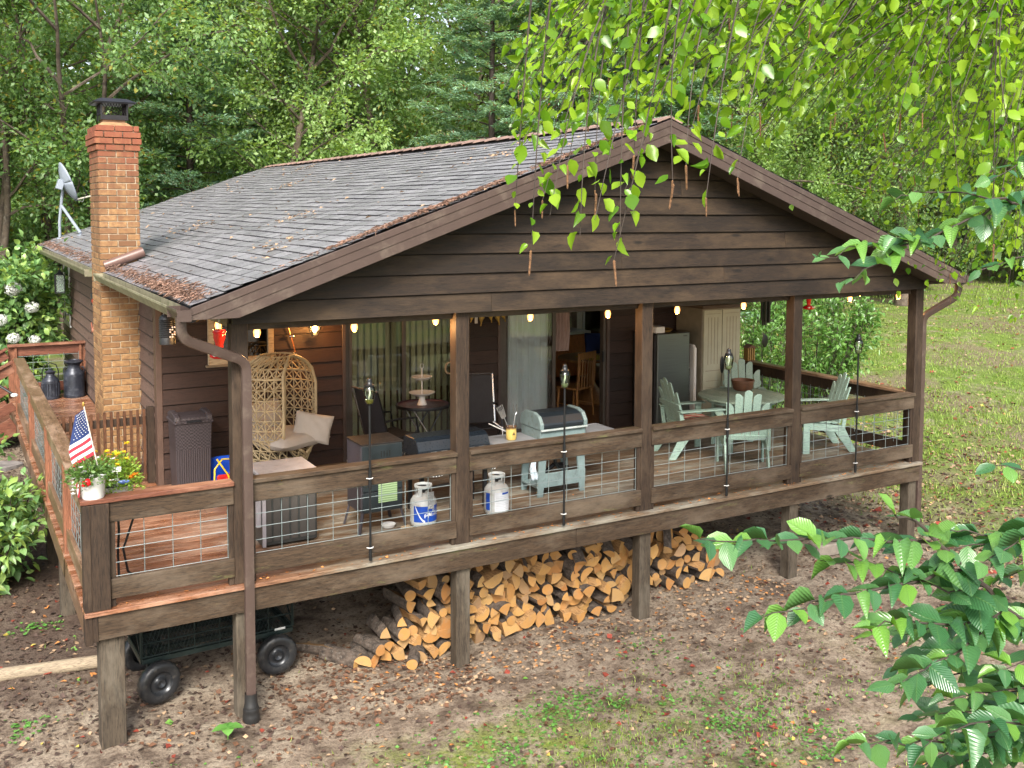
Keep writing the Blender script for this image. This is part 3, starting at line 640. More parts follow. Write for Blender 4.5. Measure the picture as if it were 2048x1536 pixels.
for p in B:
    p=Vector(p)-O
    m=MB(); m.lathe([(.001,-.055),(.018,-.05),(.030,-.028),(.033,-.008),(.028,.016),(.017,.036),(.013,.045)],p,14); bo=m.build('bulb',M_bulb,sl_,smooth=60)
    m=MB(); m.lathe([(.014,.04),(.017,.045),(.017,.09),(.010,.105),(.004,.13)],p,10); m.build('socket',M_black,bo,smooth=40)
    spoint(O+p+Vector((0,0,-.075)),3.0)
# ---- wall lantern
wl=thing('wall_lantern','lit globe lantern on the siding above the hanging egg chair','wall lamp',(3.0,3.66,1.76))
m=MB(); m.box((-.04,-.01,.06),(.04,.02,.22)); m.tube([(0,0,.18),(0,-.08,.20),(0,-.12,.16)],.012,8); m.lathe([(.055,.06),(.05,.09),(.03,.12),(.015,.15)],(0,-.12,0),12); m.build('bracket',M_black,wl,smooth=40)
m=MB(); m.lathe([(.03,-.085),(.055,-.05),(.075,0),(.06,.045),(.045,.06)],(0,-.12,0),14); m.build('globe',glassmat('lamp_glass',(1,.9,.7),.05,1),wl,smooth=60)
m=MB(); m.ell((0,-.12,-.01),(.03,.03,.045)); m.build('bulb',M_fil if 0 else emit('lamp_glow',(1,.66,.3),30),wl,smooth=60)
m=MB()
for k in range(4):
    a=k*math.pi/2+.4; m.tube([(math.cos(a)*.05,-.12+math.sin(a)*.05,.06),(math.cos(a)*.079,-.12+math.sin(a)*.079,0),(math.cos(a)*.04,-.12+math.sin(a)*.04,-.09)],.004,5)
m.lathe([(.04,-.10),(.04,-.085),(.02,-.08)],(0,-.12,0),12); m.build('cage',M_black,wl)
spoint((3.0,3.44,1.76),9,(1,.45,.12),.05)
# ---- tiki torches
M_jar=glassmat('jar_glass',(.86,.95,.80),.03,1.6)
def torch(x,label,h=1.46,amber=False):
    o=thing('patio_torch',label,'torch',(x,-.048,.0),group='torches strapped to the front railing')
    m=MB(); m.tube([(0,0,.03),(0,0,h)],.0105,8); m.tube([(0,0,.03),(0,0,.16)],.015,8); m.tube([(0,0,.70),(0,0,.86)],.016,8); m.build('pole',M_black,o,smooth=50)
    m=MB(); m.lathe([(.001,h),(.03,h+.005),(.040,h+.03),(.055,h+.12),(.052,h+.15),(.040,h+.165)],(0,0,0),18); m.build('glass_jar',M_jar,o,smooth=60)
    m=MB(); m.lathe([(.001,h+.008),(.027,h+.01),(.033,h+.03),(.034,h+.045),(.001,h+.045)],(0,0,0),14); m.build('lamp_oil',paint('lamp_oil',(.35,.30,.08) if amber else (.45,.50,.35),.1),o,smooth=50)
    m=MB(); m.lathe([(.042,h+.158),(.044,h+.178),(.03,h+.19),(.022,h+.215),(.024,h+.225),(.012,h+.24),(.001,h+.242)],(0,0,0),16); m.build('cap',M_black,o,smooth=50)
    m=MB(); m.tube([(0,0,h+.17),(.004,0,h+.10),(-.006,.01,h+.03)],.008,6); m.build('wick',M_white,o)
    for z in(.15,.79): m=MB(); m.tube([(-.03,.01,z),(-.014,-.017,z),(.014,-.017,z),(.03,.01,z)],.005,5); m.build('zip_tie',M_white,o)
torch(2.36,'glass topped black torch in front of the tall black smoker',1.465,True)
torch(4.42,'glass topped black torch in front of the grey green grill',1.44)
torch(6.56,'glass topped black torch in front of the sage green chair seen from behind',1.46)
torch(8.61,'glass topped black torch nearest the right end of the railing',1.50)
# ---- smoker
M_smk=paint('smoker_black',(.022,.03,.034),.35,.3,var=.2); M_smks=paint('smoker_side',(.07,.065,.075),.35,.4,var=.15)
o=thing('gas_smoker','tall dark upright smoker cabinet with a green instruction sheet on its door','smoker',(2.58,.78,0))
m=MB(); m.box((0,.01,.2),(.44,.42,.89)); m.build('body',M_smks,o,bev=.008)
m=MB(); m.box((.01,-.012,.42),(.43,.008,.885)); m.build('door',M_smk,o,bev=.006)
m=MB(); m.box((.01,-.008,.21),(.43,.008,.41)); m.build('lower_door',M_smk,o,bev=.006)
m=MB(); m.box((-.005,-.005,.89),(.445,.425,.902)); m.build('top_panel',paint('smoker_top_rusty',(.022,.018,.016),.5,.3,var=.4,dirt=(.05,.03,.02)),o)
m=MB(); 
for k in range(4): m.box((.20+k*.03,-.016,.76),(.207+k*.03,-.011,.82))
m.build('vent_slots',paint('slot_black',(.002,.002,.002),.9),o)
mm,t,b=base('instruction_sheet'); bk=nd(t,'TexWave',{'Vector':coords(t,(1,1,1)),'Scale':14,'Distortion':2,'Detail':3},bands_direction='Z'); setb(t,b,col=ramp(t,bk.outputs[0],[(.3,(.12,.20,.09)),(.7,(.26,.36,.20))]),rough=.5)
m=MB(); m.box((.17,-.0155,.30),(.37,-.0135,.56)); m.build('instruction_sheet',mm,o)
for x,y in((.0,.0),(.40,.0),(.0,.38),(.40,.38)): m=MB(); sx=-.05 if x<.2 else .05; m.beam((x+.02,y+.02,.22),(x+.02+sx,y+.02+(-.03 if y<.2 else .03),0),.03,.02); m.build('leg',M_smks,o)
m=MB(); m.lathe([(.001,.03),(.05,.03),(.07,.045),(.075,.05),(.06,.02),(.001,.018)],(.32,.1,-.015),18); tag(m.build('water_dish',M_white),'small white dish under the black smoker','dish').location=(2.58,.78,0)
m=MB(); m.ob((0,0,.03),(.09,.14,.06),(0,0,.2)); tag(m.build('wood_block',M_pale),'pale offcut of wood lying beside the smoker leg','wood block').location=(3.0,.60,0)
# ---- propane tanks
M_tank=paint('tank_enamel',(.42,.45,.45),.3,var=.06,dirt=(.35,.33,.30)); M_blue=paint('label_blue',(.01,.06,.36),.35); M_lw=paint('label_white',(.58,.61,.65),.4); M_red=paint('red_plastic',(.55,.02,.02),.3)
def text(s,size,mat,M,name,parent,ext=.0006):
    cu=bpy.data.curves.new(name,'FONT'); cu.body=s; cu.size=size; cu.extrude=ext; cu.align_x='CENTER'; cu.align_y='CENTER'
    tmp=bpy.data.objects.new('tmp',cu); me=bpy.data.meshes.new_from_object(tmp); bpy.data.objects.remove(tmp); bpy.data.curves.remove(cu)
    me.materials.clear(); me.materials.append(mat); me.name=name; me.transform(M); return meshobj(name,me,parent)
def tank(loc,label,kind,rz=0):
    o=thing('propane_tank',label,'gas tank',loc,rz,group='propane tanks on the porch floor'); o.scale=(.94,.94,1.0)
    m=MB(); m.lathe([(.10,.0),(.10,.035),(.11,.04),(.135,.075),(.142,.11),(.142,.28),(.135,.315),(.11,.35),(.07,.375),(.03,.385),(.001,.386)],(0,0,0),28); m.build('body',M_tank,o,smooth=50)
    m=MB(); 
    for a0,a1 in((.3,1.2),(1.9,2.8),(3.5,4.0),(5.3,6.0)): m.lathe([(.091,.355),(.094,.46),(.088,.46),(.085,.355)],(0,0,0),8,a0=a0,a1=a1)
    m.lathe([(.082,.445),(.095,.445),(.097,.457),(.095,.468),(.082,.468),(.082,.445)],(0,0,0),24); m.build('collar',M_tank,o,smooth=50)
    m=MB(); m.cyl((0,0,.38),(0,0,.44),.02,10); m.cyl((0,0,.44),(0,0,.455),.035,10); m.cyl((.0,0,.41),(.05,0,.41),.014,8); m.build('valve',M_black,o)
    m=MB()
    if kind=='blue':
        m.lathe([(.1432,.115),(.1432,.275)],(0,0,0),20,0,a0=-2.9,a1=.1)
        lb=m.build('label',M_blue,o,smooth=60)
        # white curved flash and rhinoceros emblem
        m=MB(); m.surf(lambda u_,v_:(.1442*math.cos(-2.75+.75*u_),.1442*math.sin(-2.75+.75*u_),.12+.15*(1-u_)**1.6+.025*(v_-.5)),10,1); 
        def sil(P2,ca,cz,s):
            return [( .1445*math.cos(ca+x*s/.1445),.1445*math.sin(ca+x*s/.1445),cz+z*s) for x,z in P2]
        rh=[(-.5,-.35),(-.4,-.35),(-.36,-.1),(.0,-.1),(.02,-.35),(.12,-.35),(.16,-.05),(.3,-.08),(.5,-.14),(.56,-.02),(.50,.12),(.62,.42),(.42,.2),(.30,.26),(.22,.36),(.12,.28),(-.15,.30),(-.42,.24),(-.55,.05)]
        vs=sil(rh,-1.78,.185,.075); m.add([vs[i] for i in range(len(vs))],[tuple(range(len(vs)))])
        m.build('emblem',M_lw,lb)
        M2=Matrix.Rotation(R(90),4,'X')
        for s,z in(('BLUE',.228),('RHINO',.185)):
            tx=text(s,.040,M_lw,M2,'lettering',lb,0)
            for v in tx.data.vertices:
                x,_,zz=v.co; a=-1.13+x/.1447; v.co=(.1447*math.cos(a),.1447*math.sin(a),zz+z)
    else:
        m.lathe([(.1432,.10),(.1432,.30)],(0,0,0),14,0,a0=-2.2,a1=-.9); lb=m.build('label',M_lw,o,smooth=60)
        m=MB(); m.lathe([(.1436,.275),(.1436,.295)],(0,0,0),8,0,a0=-1.6,a1=-.95); m.build('blue_band',M_blue,lb); m=MB(); m.lathe([(.1436,.11),(.1436,.29)],(0,0,0),5,0,a0=-3.0,a1=-2.6); m.build('blue_panel',M_blue,lb)
        m=MB()
        for k in range(9): m.lathe([(.1436,.118+k*.017),(.1436,.121+k*.017)],(0,0,0),8,0,a0=-2.1,a1=-1.0-.2*(k%3))
        m.build('fine_print',paint('print_grey',(.35,.37,.4),.6),lb)
    return o
a=tank((3.17,.62,0),'propane tank with a blue label and white rhinoceros, beside the smoker','blue',.15)
tag(MB().box((-.035,-.155,.25),(.035,-.148,.42)).build('hang_tag',paint('silver_tape',(.55,.58,.6),.25,.5),a))
tank((4.0,.62,0),'propane tank with a white printed label under the black griddle','white')
# ---- griddle on a stand
M_gd=paint('griddle_black',(.012,.018,.026),.3,.2,var=.1,bs=.02)
o=thing('tabletop_griddle','black lidded griddle with slotted front beside the porch post','griddle',(3.28,1.0,0))
m=MB(); m.prism([(0,.62),(0,.70),(.05,.79),(.12,.82),(.36,.82),(.42,.76),(.42,.62)],lambda a,b_,t_:(.84*t_,a,b_)); m.build('lid',M_gd,o,bev=.008)
m=MB(); m.box((.02,.01,.52),(.82,.41,.615)); m.build('firebox',M_gd,o,bev=.006)
m=MB()
for x in(.14,.26,.58,.70):
    for z in(.645,.675): m.box((x,-.006,z),(x+.07,.004,z+.010))
m.build('front_slots',paint('slot_chrome',(.6,.62,.65),.2,.9),o)
for x in(.04,.40,.78):
    m=MB(); m.box((x,.03,0),(x+.04,.07,.52)) if x!=.40 else m.box((x-.02,.03,.0),(x+.05,.06,.5)); m.build('leg',M_black,o)
for x in(.04,.78): m=MB(); m.box((x,.35,0),(x+.04,.39,.52)); m.build('leg',M_black,o)
mz,t,b=base('striped_cloth'); wv=nd(t,'TexWave',{'Vector':coords(t,(1,1.6,1)),'Scale':9,'Distortion':4,'Detail':1}); setb(t,b,col=ramp(t,wv.outputs[0],[(.45,(.03,.03,.03)),(.55,(.6,.62,.62))]),rough=.7)
m=MB(); m.surf(lambda u_,v_:(-.06+.95*u_,-.03+.45*v_,.435+.012*math.sin(u_*17)+.01*math.sin(v_*9)),18,8); m.build('shelf_cloth',mz,o,solid=.01)
m=MB(); m.tube([(.4,.02,.5),(.42,-.1,.42),(.3,-.25,.40),(.0,-.36,.42),(-.1,-.38,.42)],.008,6); m.build('gas_hose',M_black,o,smooth=50)
# ---- grill
M_gg=paint('grill_grey_green',(.17,.235,.24),.38,.1,var=.12,dirt=(.11,.14,.14)); M_shelf=paint('grill_shelf_grey',(.24,.25,.27),.4,.2,var=.12)
o=thing('gas_grill','grey green gas grill with a black lid and side shelves','grill',(4.75,1.0,0))
m=MB(); m.box((0,0,.59),(.60,.45,.775)); m.build('firebox',M_gg,o,bev=.01)
m=MB(); m.prism([(-.01,.776),(-.012,.83),(.05,.905),(.14,.935),(.34,.935),(.43,.89),(.46,.776)],lambda a,b_,t_:(.035+.53*t_,a,b_)); l=m.build('lid',paint('grill_lid_black',(.012,.017,.022),.35,.0),o,bev=.012)
for x in(-.01,.566):
    m=MB(); m.prism([(-.02,.77),(-.022,.835),(.04,.918),(.14,.95),(.34,.95),(.44,.90),(.475,.77)],lambda a,b_,t_,x=x:(x+.045*t_,a,b_)); m.build('lid_end',M_gg,l,bev=.008)
m=MB(); m.box((-.005,-.035,.755),(.605,-.005,.775)); m.build('lid_handle',paint('handle_grey',(.35,.40,.40),.3),l,bev=.004)
m=MB(); m.box((.0,-.02,.47),(.60,.02,.59)); 
m.build('control_panel',M_gg,o,bev=.004)
for x in(.06,.54): m=MB(); m.cyl((x,-.02,.485),(x,-.03,.485),.012,8); m.build('knob',M_black,o)
for a_,b_ in((-.56,-.01),(.61,1.02)):
    m=MB(); m.box((a_,.0,.655),(b_,.42,.665)); m.box((a_,-.012,.625),(b_,.0,.67)); m.box((a_,.42,.625),(b_,.432,.67)); m.box((a_-.01 if a_<0 else b_,-.012,.625),(a_ if a_<0 else b_+.01,.432,.67)); m.build('side_shelf',M_shelf,o,bev=.004)
for x in(.0,.50):
    for y in(.03,.40):
        m=MB(); m.prism([(x+.0,.46),(x+.10,.46),(x+.085+(.03 if x else -.03),.0),(x+.015+(.03 if x else -.03),.0)],lambda a,b2,t_,y=y:(a,y+.03*t_,b2)); m.build('leg',M_gg,o,bev=.003)
m=MB(); m.box((-.02,.035,.10),(.62,.06,.26)); m.box((-.02,.06,.10),(.62,.40,.12)); m.build('bottom_shelf',M_gg,o,bev=.004)
m=MB(); m.tube([(.3,.2,.5),(.28,.15,.35),(.35,.2,.27),(.5,.22,.25)],.02,7); m.tube([(.15,.3,.14),(.3,.22,.30),(.45,.25,.28)],.025,7); m.build('gas_hose',M_black,o,smooth=50)
rag=MB(); rag.surf(lambda u_,v_:((u_-.5)*.10*(.4+.6*v_)+.012*math.sin(v_*9),.015*math.sin(u_*14+v_*5),-.26*v_),8,10); tag(rag.build('cloth_rag',paint('pale_blue_rag',(.42,.50,.56),.9),smooth=60,solid=.003),'pale blue rag hanging below the left shelf of the grill','cloth').location=(4.62,.93,.50)
# crock with tools
o=thing('utensil_crock','yellow and brown crock holding barbecue tools on the left grill shelf','crock',(4.47,1.17,.668))
mc,t,b=base('crock_glaze'); hz=nd(t,'SeparateXYZ',{0:coords(t)}).outputs[2]; hn=nd(t,'Math',{0:hz,1:nd(t,'Math',{0:noise(t,coords(t),30,3),1:.03},operation='MULTIPLY').outputs[0]},operation='ADD').outputs[0]
setb(t,b,col=ramp(t,nd(t,'MapRange',{0:hn,1:0.0,2:.17}).outputs[0],[(.0,(.42,.30,.08)),(.75,(.55,.42,.13)),(.9,(.10,.05,.025))]),rough=.2)
m=MB(); m.lathe([(.001,0),(.052,0),(.058,.02),(.060,.07),(.057,.12),(.062,.145),(.066,.15),(.058,.152),(.052,.13),(.05,.02),(.001,.012)],(0,0,0),22); m.build('crock',mc,o,smooth=50)
m=MB(); m.prism([(-.018,-.02),(.018,-.02),(0,.016)],lambda a,b_,t_:(a,-.0625+.003*t_,.08+b_)); m.build('leaf_mark',paint('crock_mark',(.09,.06,.02),.5),o)
M_ss=paint('stainless',(.55,.56,.57),.22,.9,var=.08); M_wh=paint('tool_handle',(.6,.6,.58),.3)
def tool(name,label,p,q,head):
    oo=thing(name,label,'utensil',(4.47,1.17,.72)); m=MB(); m.tube([p,q],.006,6); m.build('shaft',M_ss,oo)
    if head=='spatula':
        d=(Vector(q)-Vector(p)).normalized(); s=Vector((d.z,0,-d.x)).normalized(); a=Vector(q); m=MB()
        m.add([a-s*.03,a+s*.03,a+s*.045+d*.15,a-s*.045+d*.15]+[x+Vector((0,.004,0)) for x in(a-s*.03,a+s*.03,a+s*.045+d*.15,a-s*.045+d*.15)],[(0,1,2,3),(7,6,5,4),(0,4,5,1),(1,5,6,2),(2,6,7,3),(3,7,4,0)]); m.build('blade',M_ss,oo)
        m=MB()
        for k in range(4): c=a+d*.10+s*(-.024+.016*k); m.beam(c-Vector((0,.002,0)),c+d*.04-Vector((0,.002,0)),.005,.003,up=(0,1,0))
        m.build('slots',M_black,oo)
    if head=='fork':
        a=Vector(q); m=MB()
        for s in(-1,1): m.tube([a,a+Vector((s*.02,0,.03)),a+Vector((s*.018,0,.12))],.004,5)
        m.build('prongs',M_ss,oo)
    if head=='tongs':
        m=MB(); m.tube([Vector(p)+Vector((.02,.01,0)),Vector(q)+Vector((-.05,0,-.02))],.006,6); m.build('arm',M_wh,oo)
tool('spatula','slotted steel spatula standing in the yellow crock',(0,0,0),(-.09,.0,.20),'spatula')
tool('barbecue_fork','two pronged fork standing in the yellow crock',(.01,0,0),(.05,0,.22),'fork')
tool('tongs','white handled tongs leaning out of the yellow crock',(0,.01,0),(-.22,.02,.17),'tongs')
# ---- storage box
o=thing('storage_box','low dark box with a flat light grey lid behind the front railing','storage box',(1.60,.82,0))
m=MB(); m.box((.02,.02,.02),(.55,.53,.67)); m.build('body',paint('box_body_dark',(.03,.032,.03),.5,var=.2),o,bev=.01)
m=MB(); 
for k in range(6): m.box((.04+k*.085,.012,.06),(.105+k*.085,.022,.64))
m.build('side_ribs',paint('box_body_ribs',(.055,.05,.045),.5),o,bev=.003)
m=MB(); m.box((0,0,.67),(.57,.55,.715)); m.build('lid',paint('box_lid_grey',(.27,.26,.27),.5,var=.12,dirt=(.2,.19,.19)),o,bev=.012)
m=MB(); m.box((-.02,.06,.2),(.02,.10,.66)); m.box((.02,-.005,.02),(.05,.02,.6)); m.build('frame',paint('box_frame_grey',(.32,.30,.32),.5),o)
# ---- waste bin
o=thing('waste_bin','tall dark brown woven resin bin against the front wall','bin',(1.27,3.12,0))
mw,t,b=base('woven_resin'); cx=coords(t); ck=nd(t,'TexChecker',{'Vector':nd(t,'Mapping',{0:cx,2:(0,0,.2),3:(1,1,1)}).outputs[0],'Scale':52.}); wv=nd(t,'TexWave',{'Vector':cx,'Scale':13,'Distortion':.3},bands_direction='X')
z_=nd(t,'SeparateXYZ',{0:cx}).outputs[2]; up=nd(t,'MapRange',{0:z_,1:.50,2:.505}).outputs[0]
tex=nd(t,'Mix',{0:up,2:wv.outputs[0],3:ck.outputs[1]},data_type='FLOAT').outputs[0]
setb(t,b,col=ramp(t,tex,[(0,(.022,.017,.019)),(1,(.055,.044,.047))]),rough=.45); bump(t,b,tex,.5,.006)
m=MB(); m.add([(.02,.02,0),(.38,.02,0),(.38,.40,0),(.02,.40,0),(0,0,.82),(.40,0,.82),(.40,.42,.82),(0,.42,.82)],MB.BF); m.build('body',mw,o,bev=.01)
m=MB(); m.box((-.015,-.015,.80),(.415,.435,.835)); m.prism([(.0,.835),(.02,.865),(.1,.885),(.32,.885),(.40,.865),(.42,.835)],lambda a,b_,t_:(.05+.30*t_,a,b_)); m.build('lid',mw,o,bev=.008)
for x in(-.005,.345): m=MB(); m.prism([(-.01,.835),(.01,.885),(.1,.915),(.32,.915),(.41,.885),(.43,.835)],lambda a,b_,t_,x=x:(x+.06*t_,a,b_)); m.build('lid_rib',mw,o,bev=.006)
m=MB(); m.box((.12,-.03,.82),(.28,-.01,.84)); m.build('handle',M_black,o,bev=.003)
# ---- toddler swing seat
M_bl=paint('blue_plastic',(.006,.065,.48),.3); M_ye=paint('yellow_plastic',(.72,.52,.02),.4)
o=thing('toddler_swing','blue and red plastic toddler swing with yellow ropes resting by the bin','swing seat',(1.83,3.15,0))
m=MB(); m.surf(lambda u_,v_:(.17*math.cos(math.pi*(v_))*(1+.1*u_),.11*math.sin(math.pi*v_)*(.7+.3*u_)+.02,.02+.34*u_),8,14); m.surf(lambda u_,v_:(-.17+.34*u_,-.12+.18*v_,.02+.02*math.sin(u_*3)),5,3); m.build('seat_shell',M_bl,o,smooth=60,solid=.012)
m=MB(); m.ob((0,-.09,.16),(.26,.05,.07),(0,0,.1)); m.ob((.02,-.10,.12),(.12,.06,.10)); m.build('front_bar',M_red,o,bev=.015)
m=MB(); m.tube([(-.15,-.05,.08),(-.14,-.03,.25),(-.05,0,.35),(.08,0,.34),(.15,-.03,.2),(.16,-.05,.10)],.010,7); m.tube([(-.13,-.10,.38),(-.02,-.13,.2),(.05,-.12,.02)],.010,7); m.ob((.05,-.12,.25),(.03,.02,.12)); m.ob((.05,-.12,.20),(.09,.02,.03)); m.build('rope',M_ye,o,smooth=50)
# ---- egg chair
M_rat=paint('rattan',(.46,.375,.225),.5,var=.15); M_cush=paint('cushion_linen',(.46,.42,.37),.9,var=.05,bs=.2)
o=thing('egg_chair','hooded egg chair of open pale rattan weave on the porch','hanging chair',(2.42,3.12,.08),0)
A0=R(-50)
def eg(az,h):
    ks=[(0,.22),(.1,.31),(.25,.40),(.5,.445),(.75,.445),(.86,.40),(.93,.32),(.98,.20),(1,.12)]
    r=float(np.interp(h,[k[0] for k in ks],[k[1] for k in ks]))*1.0
    return Vector((r*math.cos(A0+az),r*math.sin(A0+az)*.95,1.46*h))
nu,nv=12,20; m=MB(); rr2=.0075
def opn(h): return R(47)*max(0,min(1,(h-.20)/.14))*(1 if h<.82 else max(.0,1-((h-.82)/.17)**2)**.5)
def gp(i,j): h=.02+.96*i/nu; a=opn(h); return eg(a+(2*math.pi-2*a)*j/nv,h)
for i in range(nu+1): m.tube([gp(i,j) for j in range(nv+1)],rr2,4,caps=False)
for j in range(1,nv): m.tube([gp(i,j) for i in range(nu+1)],rr2,4,caps=False)
rj=lambda: Vector((rng.uniform(-.02,.02),rng.uniform(-.02,.02),rng.uniform(-.02,.02)))
for i in range(nu):
    for j in range(nv):
        if rng.random()<.85: m.tube([gp(i,j)+rj()*.5,gp(i+1,j+1)+rj()*.5],rr2,4,caps=False)
        if rng.random()<.85: m.tube([gp(i+1,j)+rj()*.5,gp(i,j+1)+rj()*.5],rr2,4,caps=False)
m.build('woven_shell',M_rat,o)
hs_=[.2+.78*k/26 for k in range(27)]
m=MB(); m.tube([eg(opn(h),h) for h in hs_]+[eg(2*math.pi-opn(h),h) for h in reversed(hs_)],.018,8,closed=True); m.build('opening_rim',M_rat,o,smooth=60)
m=MB(); m.tube([gp(10,j)*1.005 for j in range(nv+1)],.014,7,caps=False); m.build('hoop',M_rat,o,smooth=60)
m=MB(); m.tube([Vector((.24*math.cos(a),.24*math.sin(a),-.05)) for a in [2*math.pi*k/24 for k in range(24)]],.022,8,closed=True); m.build('base_ring',M_rat,o,smooth=60)
def pillow(name,c,size,rot,mat,parent,label=None,cat=None):
    def sq(u_,v_,s):
        x=(u_-.5)*2;y=(v_-.5)*2; e=(1-abs(x)**2.6)*(1-abs(y)**2.6); e=max(0,e)**.42
        k=1-.10*(x*x*y*y)*0-.06*((1-abs(x))*(abs(y)>.9)+(1-abs(y))*(abs(x)>.9))
        return Vector((x*size[0]/2*k,y*size[1]/2*k,s*e*size[2]/2+.006*math.sin(x*9+y*7)*e))
    m=MB(); m.surf(lambda a,b_:sq(a,b_,1),18,18); m.surf(lambda a,b_:sq(b_,a,-1),18,18); M=Matrix.Translation(c)@Euler(rot).to_matrix().to_4x4(); m.xf(M)
    q=m.build(name,mat,parent,smooth=75)
    if label: tag(q,label,cat)
    return q
pillow('seat_cushion',(.06,-.06,.46),(.74,.74,.20),(0,.04,R(-63)),M_cush,o)
pillow('back_cushion',(-.14,.18,.66),(.60,.42,.20),(R(75),0,R(27)),M_cush,o)
pillow('throw_pillow',(2.76,2.90,.66),(.44,.34,.15),(R(72),R(12),R(-20)),M_cush,None,'beige pillow propped up in the opening of the egg chair','pillow')
# ---- bistro table, tiered stand, sling chairs
o=thing('bistro_table','small round black folding bistro table by the glass door','table',(4.27,3.16,0))
m=MB(); m.lathe([(.001,.745),(.28,.745),(.32,.742),(.325,.75),(.335,.755),(.335,.74),(.32,.725),(.001,.73)],(0,0,0),32); tp=m.build('tabletop',paint('table_bronze_pink',(.13,.07,.08),.35,.3,var=.5,scale=4),o,smooth=40)
m=MB(); m.lathe([(.325,.722),(.34,.722),(.343,.74),(.34,.76),(.328,.762)],(0,0,0),32); m.build('rim',M_black,o,smooth=50)
for a,s in((0,1),(0,-1)):
    for y in(-.2,.2): m=MB(); m.tube([(-.24*s,y,0.01),(.20*s,y*.8,.72)],.011,7); m.build('leg',M_black if s>0 else M_ss,o)
m=MB(); m.tube([(0,-.2,.36),(0,.2,.36)],.009,6); m.tube([(-.22,-.2,.05),(-.22,.2,.05)],.009,6); m.build('crossbar',M_black,o)
o=thing('tiered_stand','white two tier serving stand on the black bistro table','serving stand',(4.25,3.14,.752))
for z,r in((.12,.165),(.32,.13)): m=MB(); m.lathe([(.001,z),(r*.6,z),(r,z+.035),(r*1.01,z+.04),(r*.96,z+.04),(r*.58,z+.012),(.001,z+.012)],(0,0,0),28); m.build('plate',M_white,o,smooth=40)
m=MB(); m.lathe([(.065,0),(.06,.01),(.04,.06),(.035,.10),(.05,.12)],(0,0,0),16); m.build('foot',M_white,o,smooth=50)
m=MB(); m.tube([(0,0,.1),(0,0,.47)],.008,8); m.tube([Vector((.025*math.cos(a),0,.49+.03*math.sin(a))) for a in [k*2*math.pi/12 for k in range(12)]],.004,5,closed=True); m.build('stem',M_white,o)
M_sling=paint('sling_mesh_black',(.018,.018,.022),.7,bs=.3)
def sling(loc,rz,label):
    o=thing('sling_chair',label,'patio chair',loc,rz,group='black sling chairs by the bistro table')
    m=MB(); m.surf(lambda u_,v_:(-.24+.48*u_,-.18-.16*v_-.02*math.sin(u_*3.14),.42+.60*v_),6,8); m.build('backrest',M_sling,o,solid=.012)
    m=MB(); m.surf(lambda u_,v_:(-.24+.48*u_,-.18+.44*v_,.42+.03*v_-.02*math.sin(u_*3.14)),6,6); m.build('seat',M_sling,o,solid=.012)
    for s in(-1,1):
        x=.26*s
        m=MB(); m.tube([(x,-.36,1.04),(x,-.18,.42),(x,.27,.44),(x,.31,.0)],.012,7); m.build('side_frame',M_ss if s<0 else M_black,o,smooth=50)
        m=MB(); m.tube([(x,.20,.43),(x,-.32,.0)],.012,7); m.build('rear_leg',M_black,o)
        m=MB(); m.tube([(x,-.26,.66),(x,-.05,.67),(x,.22,.65),(x,.26,.44)],.014,7); m.build('armrest',M_black,o,smooth=50)
    m=MB(); m.tube([(-.26,.3,.2),(.26,.3,.2)],.009,6); m.build('stretcher',M_ss,o); m=MB(); m.tube([(-.26,-.36,1.04),(.26,-.36,1.04)],.012,6); m.build('top_rail',M_ss,o)
    return o
sling((3.78,3.08,0),R(-75),'black sling patio chair left of the bistro table with its back to the egg chair')
sling((5.0,3.05,0),R(165),'black sling patio chair right of the bistro table, half hidden by the post')
